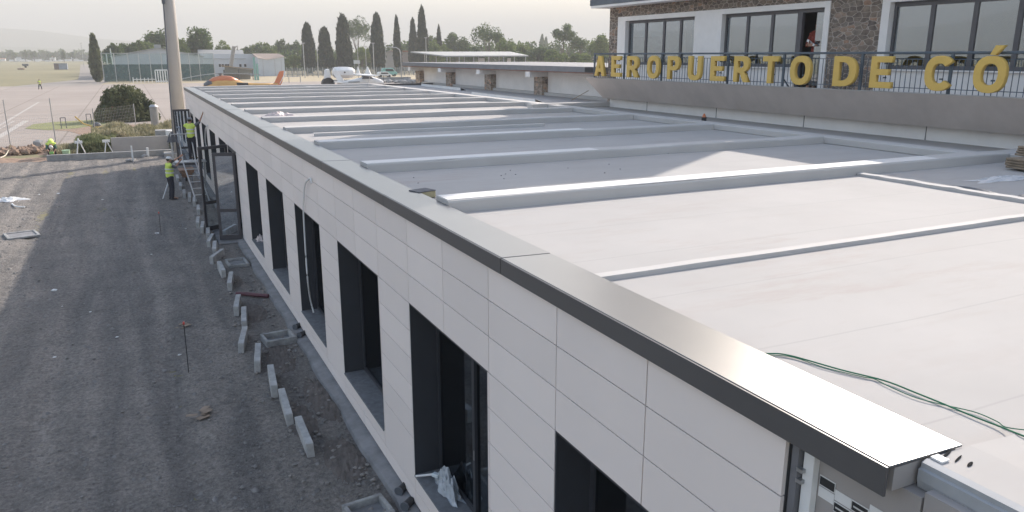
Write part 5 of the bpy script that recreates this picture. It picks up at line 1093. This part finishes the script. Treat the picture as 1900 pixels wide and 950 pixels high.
# shed and houses on the plain at left
A, B = gz(101, 129, 0), gz(125, 129, 0); t_ = thing('field_hut', 'corrugated grey blue hut standing in the dry field', 'hut', (A.x, A.y, 0)); zt = gy(110, 118, A.y).z
MB().box(A.x, B.x, A.y, A.y + 3.5, 0, zt).build('wall', mat('blue_sheet', (.28, .31, .36), .6, .1, .5), t_, bevel=.05); MB().box(A.x - .2, B.x + .2, A.y - .2, A.y + 3.7, zt, zt + .15).build('roof', M_HROOF, t_); MB().box(A.x - .02, A.x + 1.8, A.y - .04, A.y, 0, zt - .1).build('rusty_panel', mat('rust_sheet', (.2, .15, .13), .9), t_)
A = gz(48, 126, 0); t_ = thing('field_trailer', 'small dark trailer in the dry field at left', 'trailer', (A.x, A.y, 0)); MB().obox((A.x, A.y, 1.4), (2.6, 1.6, 1.0)).build('body', M_DARKGREY, t_, bevel=.1); MB().tube((A.x, A.y - .8, .5), (A.x, A.y + .8, .5), .5, n=12).build('wheel', M_BLACK, t_)
A = gz(39, 129, 0); tag(MB().rock((A.x, A.y, .3), (1.9, .8, .5)).build('dark_heap', M_DIRT), 'flat dark heap left of the trailer in the field', 'heap')
for i, (u0, u1, vt, lab) in enumerate(((91, 102, 103.5, 'left one of two bright white houses far across the plain'), (131, 144, 103, 'right one of two bright white houses far across the plain'), (0, 9, 108, 'low white shed far off at the left picture edge'), (26, 38, 105.5, 'low white row of sheds far off at left'), (40, 50, 104.5, 'small white house left of the far white pair'), (70, 78, 105, 'low white shed before the left far house'), (103, 116, 108, 'low white wall between the two far white houses'), (152, 158, 105, 'tiny white house beside the lone cypress'))):
    Y = 1000 + 15 * i; A, B = gy(u0, vt, Y), gy(u1, vt, Y); t_ = thing('white_house', lab, 'house', (A.x, Y, 0), 'far houses on the plain'); zt = max(A.z, 2.0)
    MB().box(A.x, B.x, Y, Y + 8, -.1, zt * .8).build('wall', M_WHITE, t_); MB().prism([(Y - .5, zt * .8), (Y + 4, zt), (Y + 8.5, zt * .8)], 'x', A.x - .3, B.x + .3).build('roof', M_TERR if i % 2 == 0 else M_HROOF, t_)
rs_ = MB()
for i in range(60):
    Y = random.uniform(900, 1200); u = random.uniform(-20, 160); A = gy(u, 106, Y); rs_.box(A.x, A.x + random.uniform(2, 7), Y, Y + 3, 0, random.uniform(.8, 2.2))
tag(rs_.build('far_clutter', M_WHITE), 'scattered pale specks of sheds and vehicles far across the plain', 'distant sheds', kind='stuff')

# ------------------------------------------------------------------ helicopter
def ering(x, zc, ry, rz, n=16, yc=0): return [(x, yc + ry * math.cos(2 * math.pi * k / n), zc + rz * math.sin(2 * math.pi * k / n)) for k in range(n)]
YH = 122.0; xn, xt = gy(374, 150, YH).x, gy(519, 150, YH).x; LH = xt - xn
HC = thing('helicopter', 'orange and amber helicopter with drooping rotor blades parked behind the roof end', 'helicopter', (xn, YH, 0))
k_ = LH / 12.0
def Hx(f): return f * LH
zt0 = gy(430, 139, YH).z
MB().loft([ering(*r_) for r_ in ((0.0, 1.35, .1, .1), (.35, 1.35, .5, .5), (1.0, 1.45, .8, .85), (2.0, 1.6, 1.0, 1.1), (3.2, 1.65, 1.0, 1.15), (4.3, 1.6, .95, 1.0), (5.2, 1.5, .7, .75), (5.8, 1.45, .45, .5), (8, 1.5, .3, .34), (10.6, 1.62, .2, .22))]).build('fuselage', M_ORANGEY, HC, smooth=True, local=True)
q = MB().loft([ering(*r_) for r_ in ((.7, 2.0, .35, .15), (1.6, 2.35, .75, .42), (2.8, 2.5, .85, .5), (4.0, 2.4, .8, .48), (5.0, 2.15, .4, .3))]); q.build('upper_cowling', M_ORANGE, HC, smooth=True, local=True)
q = MB(); q.loft([ering(*r_) for r_ in ((.25, 1.6, .45, .3), (.8, 1.85, .78, .45), (1.3, 1.95, .86, .4))]); q.build('windscreen', M_DARKGREY, HC, smooth=True, local=True)
MB().prism([(2.3, 1.3), (2.35, 2.0), (3.4, 2.0), (3.45, 1.3)], 'y', -1.03, 1.03).build('side_door', M_ORANGEY, HC, local=True)
MB().loft([ering(4.7, 1.75, .28, .25, yc=-.6), ering(6.3, 1.72, .2, .2, yc=-.6)]).build('exhaust', M_BLACK, HC, local=True)
MB().prism([(10.0, 1.6), (11.0, 3.5), (11.65, 3.6), (11.3, 1.9), (10.9, 1.3)], 'y', -.07, .07).build('tail_fin', M_ORANGE, HC, bevel=.02, local=True)
MB().box(9.6, 10.2, -1.2, 1.2, 1.58, 1.64).build('stabiliser', M_ORANGE, HC, local=True)
q = MB(); q.obox((11.4, -.2, 2.6), (.1, .03, 2.0), Matrix.Rotation(.5, 3, 'Y')); q.tube((11.4, -.22, 2.6), (11.4, 0, 2.6), .08); q.build('tail_rotor', M_WHITE, HC, local=True)
MB().tube((2.6, 0, 2.7), (2.6, 0, 3.25), .1).tube((2.6, 0, 3.15), (2.6, 0, 3.3), .3, n=12).build('mast', M_DARKGREY, HC, local=True)
for a_, dr in ((R(183), .10), (R(-8), .03), (R(82), .1)):
    d = Vector((math.cos(a_), math.sin(a_), 0)); n = Vector((-d.y, d.x, 0)) * .24; pts = []
    for i in range(9):
        t = i / 8 * 5.6; zz = 3.25 - dr * (t / 6.4) ** 1.6 * 10; p = Vector((2.6, 0, zz)) + d * t; pts += [p - n, p + n, p + n + Vector((0, 0, .09)), p - n + Vector((0, 0, .09))]
    vs = [tuple(p) for p in pts]; fs = [(i * 4 + j, i * 4 + (j + 1) % 4, (i + 1) * 4 + (j + 1) % 4, (i + 1) * 4 + j) for i in range(8) for j in range(4)] + [(0, 1, 2, 3), (35, 34, 33, 32)]
    MB().add(vs, fs).build('rotor_blade', M_HROOF, HC, local=True)
for sy in (-1, 1):
    q = MB(); q.path([(.5, sy * 1.1, .35), (.8, sy * 1.1, .08), (4.8, sy * 1.1, .06)], .06); q.tube((1.6, sy * 1.1, .08), (1.7, sy * .6, .9), .05); q.tube((3.8, sy * 1.1, .08), (3.7, sy * .6, .9), .05); q.build('skid', M_DARKGREY, HC, local=True)
# ------------------------------------------------------------------ light aircraft + white machine
YP = 128.0; xt_, xn_ = gy(622, 150, YP).x, gy(711, 150, YP).x
PC = thing('light_aircraft', 'white high wing light aircraft parked with its tail to the left', 'aircraft', (xt_, YP, 0)); PC.scale = (1, 1, 1.3); s_ = (xn_ - xt_) / 8.0
def sc(rs): return [ering(r_[0] * s_, r_[1], r_[2], r_[3]) for r_ in rs]
MB().loft(sc(((0.3, 1.15, .08, .12), (2.0, 1.15, .25, .28), (4.0, 1.25, .5, .5), (5.0, 1.3, .55, .6), (6.2, 1.3, .52, .55), (7.2, 1.2, .42, .4), (8.0, 1.15, .2, .2)))).build('fuselage', M_WHITE, PC, smooth=True, local=True)
MB().prism([(-.4 * s_, 2.65), (.25 * s_, 2.7), (1.6 * s_, 1.3), (.5 * s_, 1.1)], 'y', -.05, .05).build('tail_fin', M_WHITE, PC, bevel=.02, local=True)
MB().box(.1 * s_, .9 * s_, -1.6, 1.6, 1.2, 1.26).build('tailplane', M_WHITE, PC, local=True)
MB().box(4.3 * s_, 5.8 * s_, -5.2, 5.2, 2.0, 2.14).build('wing', M_WHITE, PC, bevel=.04, local=True)
MB().prism([(4.3 * s_, 1.6), (4.6 * s_, 1.98), (5.7 * s_, 1.98), (6.3 * s_, 1.6)], 'y', -.5, .5).build('cabin_glass', M_DARKGREY, PC, local=True)
MB().tube((5.1 * s_, -.5, .8), (5.1 * s_, -2.6, 2.0), .04).build('wing_strut', M_WHITE, PC, local=True)
MB().tube((5.1 * s_, .5, .8), (5.1 * s_, 2.6, 2.0), .04).build('wing_strut', M_WHITE, PC, local=True)
for p in ((4.9, -1.0), (4.9, 1.0), (7.1, 0)): q = MB(); q.tube((p[0] * s_, p[1] - .08, .22), (p[0] * s_, p[1] + .08, .22), .22, n=14); q.tube((p[0] * s_, p[1], .25), (p[0] * s_, p[1] * .4, .95), .04); q.build('wheel', M_BLACK, PC, local=True)
MB().obox((8.05 * s_, 0, 1.15), (.05, .1, 1.7)).build('propeller', M_BLACK, PC, local=True)
q = MB().box(2.0 * s_, 3.9 * s_, -.53, -.515, 1.2, 1.3); q.build('registration_stripe', M_DARKGREY, PC, local=True)
YW = 136.0; p = gy(618, 150, YW); WM = thing('tank_trailer', 'white rounded tank on a trailer with one big dark wheel, behind the aircraft tail', 'tank trailer', (p.x, YW, 0)); wz = gy(640, 120, YW).z
def oring(x, r_): return [(x, r_ * math.cos(R(22.5 + 45 * k)), 2.95 + r_ * .72 * math.sin(R(22.5 + 45 * k)) * 1.15) for k in range(8)]
MB().loft([oring(.0, .5), oring(.35, 1.15), oring(1.2, 1.25), oring(2.6, 1.25), oring(3.3, 1.1), oring(3.8, .6)]).build('tank', M_WHITE, WM, local=True, bevel=.04)
MB().tube((-.9, -.6, 1.1), (-.9, -.1, 1.1), 1.05, n=22).build('wheel', M_BLACK, WM, local=True); MB().tube((-.9, .6, 1.1), (-.9, .1, 1.1), 1.05, n=22).build('wheel', M_BLACK, WM, local=True)
MB().prism([(-1.5, 1.6), (-1.3, 3.4), (-.7, 3.6), (-.4, 2.2)], 'y', -.5, .5).build('engine_cover', M_WHITE, WM, bevel=.05, local=True)
MB().box(-.6, 3.6, -.6, .6, 1.3, 1.75).build('chassis', M_STEEL, WM, local=True); MB().tube((3.2, -.7, .5), (3.2, .7, .5), .5, n=16).build('axle_wheels', M_BLACK, WM, local=True); MB().tube((1.8, -1.27, 3.0), (1.8, -1.2, 3.0), .14).build('filler_cap', M_BLACK, WM, local=True)

# ------------------------------------------------------------------ people
def cap(mb, a, b, ra, rb): mb.ball(a, ra, 10, 7).ball(b, rb, 10, 7).tube(a, b, ra, rb, n=10, caps=False)
def hand(mb, wrist, d, side, s=1.0):
    """palm + five fingers: d = pointing direction, side = direction from little finger to thumb"""
    w = Vector(wrist); d = Vector(d).normalized(); sd = Vector(side); sd = (sd - d * sd.dot(d)).normalized(); nn = d.cross(sd)
    for k in (-1, 0, 1): cap(mb, w + sd * k * .02, w + d * .085 + sd * k * .027, .019, .017)
    for k, ln in enumerate((.062, .078, .085, .074)):
        b0 = w + d * .088 + sd * (-.036 + .024 * k); m1 = b0 + d * ln * .55 + nn * .006; m2 = m1 + d * ln * .42 + nn * .02
        cap(mb, b0, m1, .0105, .0098); cap(mb, m1, m2, .0098, .0085)
    t0 = w + d * .03 + sd * .032; t1 = t0 + (d * .6 + sd * .8).normalized() * .045; cap(mb, t0, t1, .013, .0115); cap(mb, t1, t1 + (d * .85 + sd * .3).normalized() * .035, .0115, .009)
def person(loc, J, label, top=M_HIVIS, legs=M_NAVY, hat=M_WHITE, sleeve=None, stripes=True, group=None, hairm=M_HAIR, face=None):
    P = {k: Vector(v) for k, v in J.items()}; root = thing('person', label, 'person', loc, group)
    b = MB()
    cap(b, P['pel'], P['waist'], .135, .125); cap(b, P['waist'], P['chest'], .125, .15); cap(b, P['chest'], P['neck'], .13, .06)
    for s in 'LR':
        cap(b, P['neck'] + (P['sh' + s] - P['neck']) * .3, P['sh' + s], .07, .062); cap(b, P['sh' + s], P['el' + s], .055, .043); cap(b, P['el' + s], P['wr' + s], .041, .028)
        cap(b, P['pel'] + (P['hip' + s] - P['pel']) * .8, P['hip' + s], .1, .095); cap(b, P['hip' + s], P['kn' + s], .09, .06); cap(b, P['kn' + s], P['an' + s], .058, .04)
        cap(b, P['an' + s], P['an' + s] + P['toe'] * .2 + Vector((0, 0, -.05)), .04, .035)
        hd = P.get('hd' + s, P['wr' + s] - P['el' + s]); hand(b, P['wr' + s], hd, P.get('th' + s, Vector((0, 0, 1)) if abs(hd.normalized().z) < .7 else P['toe']))
    hd_ = P['head']; up = (hd_ - P['neck']).normalized(); fw = P['face'].normalized(); fw = (fw - up * fw.dot(up)).normalized(); sd = up.cross(fw)
    cap(b, P['neck'], hd_ - up * .05, .055, .055); Mh = Matrix((sd, fw, up)).transposed()
    b.ball(hd_, (.075, .095, .115), 14, 10, Mh); b.ball(hd_ + fw * .035 - up * .06, (.052, .055, .05), 10, 7, Mh)
    b.ball(hd_ + fw * .1 - up * .01, (.014, .02, .024), 8, 6, Mh)
    for k in (-1, 1): b.ball(hd_ + sd * k * .078 - up * .005, (.012, .02, .03), 8, 6, Mh)
    bo = remeshed(b, 'body', M_SKIN, None, .013, 3); bo.parent = root
    e = MB()
    for k in (-1, 1): e.ball(hd_ + fw * .088 + sd * k * .03 + up * .012, .011, 8, 6)
    eo = e.build('eyes', M_BLACK, root, local=True)
    mo = MB().ball(hd_ + fw * .091 - up * .055, (.022, .008, .006), 8, 5, Mh).build('mouth', mat('lips', (.3, .12, .1), .5), root, local=True)
    h = MB().ball(hd_ - fw * .012 + up * .02, (.084, .1, .108), 12, 8, Mh); hr = h.build('hair', hairm, root, local=True, smooth=True)
    # keep the face clear: squash hair front
    for v in hr.data.vertices:
        q = Vector(v.co) - hd_; f_ = q.dot(fw); u_ = q.dot(up)
        if f_ > .03 and u_ < .055: v.co = hd_ + q - fw * (f_ - .03)
    if hat:
        t = MB(); rings = []
        for zz, rr in ((.035, 1.0), (.075, .98), (.105, .85), (.13, .5), (.138, .1)): rings.append([hd_ + up * zz + sd * math.cos(a_) * .105 * rr + fw * math.sin(a_) * .125 * rr for a_ in np.linspace(0, 2 * math.pi, 19)[:-1]])
        t.loft(rings); brim = [[hd_ + up * z_ + fw * .02 + sd * math.cos(a_) * .115 + fw * math.sin(a_) * (.15 if math.sin(a_) > 0 else .13) for a_ in np.linspace(0, 2 * math.pi, 19)[:-1]] for z_ in (.03, .042)]
        t.loft(brim); t.build('helmet', hat, root, local=True, smooth=True)
    v = MB(); cap(v, P['pel'] + (P['waist'] - P['pel']) * .35, P['waist'], .165, .15); cap(v, P['waist'], P['chest'], .15, .175); cap(v, P['chest'], P['neck'] - (P['neck'] - P['chest']) * .3, .165, .1)
    for s in 'LR': cap(v, P['neck'] + (P['sh' + s] - P['neck']) * .5, P['neck'] + (P['sh' + s] - P['neck']) * .98, .085, .082)
    vo = remeshed(v, 'vest', top, None, .02, 3); vo.parent = root
    if sleeve:
        for s in 'LR':
            q = MB(); cap(q, P['sh' + s], P['el' + s], .07, .056); so_ = remeshed(q, 'sleeve', sleeve, None, .018, 2); so_.parent = root
    if stripes:
        ax = (P['chest'] - P['pel']).normalized(); q = MB()
        for f_ in (.45, .85):
            c = P['pel'] + (P['chest'] - P['pel']) * f_; u2 = P['shR'] - P['shL']; u2 = (u2 - ax * u2.dot(ax)).normalized(); w2 = ax.cross(u2)
            rad = .172 if f_ < .6 else .182
            q.loft([[c + ax * z_ + u2 * math.cos(a_) * rad + w2 * math.sin(a_) * rad for a_ in np.linspace(0, 2 * math.pi, 19)[:-1]] for z_ in (-.025, .025)])
        q.build('reflective_stripe', M_TAPE, root, local=True)
    t = MB(); cap(t, P['pel'] + (P['waist'] - P['pel']) * .5, P['pel'], .145, .15)
    for s in 'LR': cap(t, P['pel'] + (P['hip' + s] - P['pel']) * .8, P['hip' + s], .12, .112); cap(t, P['hip' + s], P['kn' + s], .108, .08); cap(t, P['kn' + s], P['an' + s] + (P['kn' + s] - P['an' + s]) * .12, .078, .07)
    to = remeshed(t, 'trousers', legs, None, .02, 3); to.parent = root
    s_ = MB(); tn = P['toe'].normalized()
    for s in 'LR':
        a0 = P['an' + s]; cap(s_, a0, a0 + Vector((0, 0, -.03)), .052, .055); cap(s_, a0 + Vector((0, 0, -.045)) - tn * .04, a0 + Vector((0, 0, -.05)) + tn * .15, .045, .04)
    bo_ = remeshed(s_, 'boots', M_BLACK, None, .018, 2); bo_.parent = root
    return root
# standing worker, facing the ladder (+X), right arm up on it
def stand(F_, S_, hL, hR, **kw):
    """F_ = forward, S_ = to the figure's right"""
    F_ = Vector(F_).normalized(); S_ = Vector(S_).normalized(); U = Vector((0, 0, 1)); z = lambda v: U * v
    J = dict(pel=z(.95), waist=z(1.1), chest=z(1.33) + F_ * .02, neck=z(1.5), head=z(1.65) + F_ * .03, face=F_, toe=F_)
    sp = kw.get('sp', .1)
    for s, k in (('L', -1), ('R', 1)):
        J['sh' + s] = S_ * .195 * k + z(1.43); J['hip' + s] = S_ * .095 * k + z(.9); J['kn' + s] = S_ * (.06 + sp * .6) * k + F_ * (.03 + kw.get('kf' + s, 0)) + z(.5); J['an' + s] = S_ * (.04 + sp) * k + z(.09) - F_ * .02 + F_ * kw.get('af' + s, 0)
        h = Vector(hL if s == 'L' else hR); w = F_ * h.x + S_ * h.y + U * h.z; J['wr' + s] = w
        m_ = (J['sh' + s] + w) / 2; d = w - J['sh' + s]; bend = max(0, .29 ** 2 - (d.length / 2) ** 2) ** .5
        J['el' + s] = m_ + (S_ * k * .5 - U * .8 - F_ * .2).normalized() * bend
    return J
w1 = gz(320, 370, 0)
person((w1.x, w1.y, 0), stand((.95, .3, 0), (.3, -.95, 0), (.45, .1, 1.75), (.44, .05, 1.55), sp=.06), 'worker in yellow vest and white helmet standing on the yard before the ladder', sleeve=M_GREYCL)
# man up on the platform, back to the camera, right hand flat on the facade
J = stand((.45, .89, 0), (.89, -.45, 0), (.32, -.12, 1.25), (.12, .52, 1.86), sp=.07)
WP = Vector((-.62, 35.95, 1.47)); person(WP, J, 'worker in yellow vest on the platform ladder, one hand raised to the facade top', sleeve=M_GREYCL, hat=mat('grey_cap', (.25, .26, .28), .8))
# bending worker by the edging
Jb = dict(pel=(0, .15, .92), waist=(0, .05, .95), chest=(.02, -.28, .88), neck=(.03, -.46, .80), head=(.03, -.6, .70), face=(.1, -.5, -.8), toe=(0, -1, 0), shL=(.22, -.38, .84), shR=(-.18, -.4, .84), elL=(.26, -.45, .56), elR=(-.2, -.5, .56), wrL=(.14, -.6, .36), wrR=(-.08, -.62, .36),
          hipL=(.1, .14, .87), hipR=(-.1, .14, .87), knL=(.15, -.05, .48), knR=(-.15, -.02, .48), anL=(.16, .12, .09), anR=(-.17, .14, .09), hdL=(0, -.3, -1), hdR=(0, -.3, -1))
wb = Vector((-7.25, 52.6, 0)); person(wb, Jb, 'worker in yellow vest and white helmet bending down at the yard edge', sleeve=mat('green_sleeve', (.08, .16, .12), .9))
t_ = thing('hand_drill', 'green hand tool held down by the bending worker', 'tool', (wb.x, wb.y - .65, .2)); MB().obox((wb.x + .03, wb.y - .68, .34), (.22, .12, .14)).build('motor', mat('green_tool', (.2, .45, .12), .5), t_, bevel=.02); MB().tube((wb.x + .03, wb.y - .68, .28), (wb.x + .03, wb.y - .72, .02), .02).build('bit', M_STEEL, t_)
tag(MB().tube((wb.x + .75, wb.y - .5, 0), (wb.x + .75, wb.y - .5, .45), .17, .22, n=16).build('green_bucket', mat('pale_green_plastic', (.35, .5, .32), .5)), 'pale green bucket beside the bending worker', 'bucket')
for i, (dx, lab) in enumerate(((1.45, 'left wooden tripod trestle beside the bending worker'), (2.9, 'right wooden tripod trestle at the weeds'))):
    c = Vector((wb.x + dx, wb.y - .5, 0)); q = MB()
    for a_ in (0, 2.1, 4.2): q.tube(c + Vector((math.cos(a_) * .35, math.sin(a_) * .3, 0)), c + Vector((0, 0, .95 if i else 1.1)), .03)
    q.box(c.x - .2, c.x + .2, c.y - .05, c.y + .05, .8, .95); tag(q.build('trestle', M_WHITE), lab, 'trestle')
# marshaller on the apron
mp_ = gz(75, 166, 0); person((mp_.x, mp_.y, -.03), stand((.2, -.98, 0), (-.98, -.2, 0), (.15, -.3, .95), (.3, .12, 1.2), sp=.2), 'distant figure in yellow vest walking on the apron', hat=None)
# person in the balcony doorway
person((14.25, 16.0, 4.92), stand((-.95, -.2, 0), (-.2, .95, 0), (.32, -.1, 1.15), (.32, .06, 1.2), sp=.05), 'person in red brown top in the balcony doorway holding white paper', top=M_REDCL, legs=M_GREYCL, hat=None, stripes=False, sleeve=M_REDCL)
tag(MB().obox((13.93, 15.93, 6.13), (.05, .3, .06), Matrix.Rotation(.5, 3, 'X')).build('white_paper', M_WHITE, bevel=.008), 'white folded paper held by the person in the doorway', 'paper')
# platform ladder
M_ALU = mat('aluminium', (.5, .5, .5), .4, .08, 6, metal=.6)
LD = thing('platform_ladder', 'aluminium platform ladder standing against the far facade', 'ladder', (-1, 35.5, 0))
PZ = 1.36
MB().box(-1.45, -.12, 35.6, 36.25, PZ, PZ + .05).build('platform', M_ALU, LD, bevel=.01)
q = MB()
for x in (-.95, -.45): q.tube((x + .15, 33.7, 0), (x - .1, 35.6, PZ + .02), .03); q.tube((x - .1, 35.6, PZ), (x - .16, 36.0, PZ + 1.2), .025)
q.build('front_rails', M_ALU, LD)
for k in range(5):
    f_ = (k + 1) / 6; y_ = 33.7 + 1.9 * f_; z_ = PZ * f_; xo = .15 - .25 * f_; MB().box(-.95 + xo, -.45 + xo, y_ - .04, y_ + .04, z_ - .015, z_ + .015).build('rung', M_ALU, LD)
q = MB()
for x in (-1.42, -.16): q.tube((x, 36.22, PZ), (x + (-.25 if x < -1 else 0), 37.0, 0), .028)
q.tube((-1.4, 35.65, PZ), (-2.0, 35.0, 0), .03); q.tube((-1.4, 35.65, PZ), (-1.42, 35.65, PZ + 1.25), .025); q.tube((-1.42, 36.2, PZ), (-1.42, 36.2, PZ + 1.25), .025); q.tube((-1.42, 35.65, PZ + 1.25), (-1.42, 36.2, PZ + 1.25), .025); q.tube((-1.42, 35.65, PZ + 1.23), (-.62, 36.0, PZ + 1.2), .022)
q.build('support_legs', M_ALU, LD)
crumple('grey_jacket', (-1.38, 35.75, 0), (.34, .34, .55), 'dark grey jacket hung over the left end of the ladder platform', M_GREYCL, amp=.3, cat='jacket', z0=PZ + .9, seed=4)
# wheelbarrow
wc = gz(348, 340, 0); WB = thing('wheelbarrow', 'dusty brown wheelbarrow standing between ladder and kerbstones', 'wheelbarrow', (wc.x, wc.y, 0))
tr_ = MB(); z0, z1 = .32, .68; cx, cy = wc.x, wc.y
tr_.loft([[(cx - .2, cy - .3, z0), (cx + .2, cy - .3, z0), (cx + .2, cy + .25, z0), (cx - .2, cy + .25, z0)], [(cx - .34, cy - .5, z1), (cx + .34, cy - .5, z1), (cx + .34, cy + .45, z1), (cx - .34, cy + .45, z1)]])
tr_.build('tray', mat('rusty_brown', (.30, .19, .13), .8, .3, 9), WB); q = MB()
for sx in (-1, 1): q.tube((cx + sx * .1, cy + .7, .2), (cx + sx * .3, cy - 1.0, .62), .022); q.tube((cx + sx * .22, cy - .4, 0), (cx + sx * .2, cy - .3, .4), .02)
q.build('frame', M_DARKGREY, WB); MB().tube((cx - .04, cy + .7, .19), (cx + .04, cy + .7, .19), .19, n=18).build('wheel', M_BLACK, WB)

# ------------------------------------------------------------------ haze: one closed box of even air
hm = bpy.data.materials.new('haze_air'); hm.use_nodes = True
for n in list(N(hm)):
    if n.type != 'OUTPUT_MATERIAL': N(hm).remove(n)
pv = N(hm).new("ShaderNodeVolumePrincipled"); pv.inputs['Color'].default_value = (0.64, 0.645, 0.65, 1); pv.inputs['Density'].default_value = HAZE_D; pv.inputs['Anisotropy'].default_value = HAZE_G
L(hm).new(pv.outputs[0], N(hm)["Material Output"].inputs['Volume'])
hz = MB().box(-9500, 9500, -9500, 9500, -1.2, 330).build('haze', hm); hz['kind'] = 'stuff'; hz['label'] = 'pale even haze in the air'; hz['category'] = 'haze'
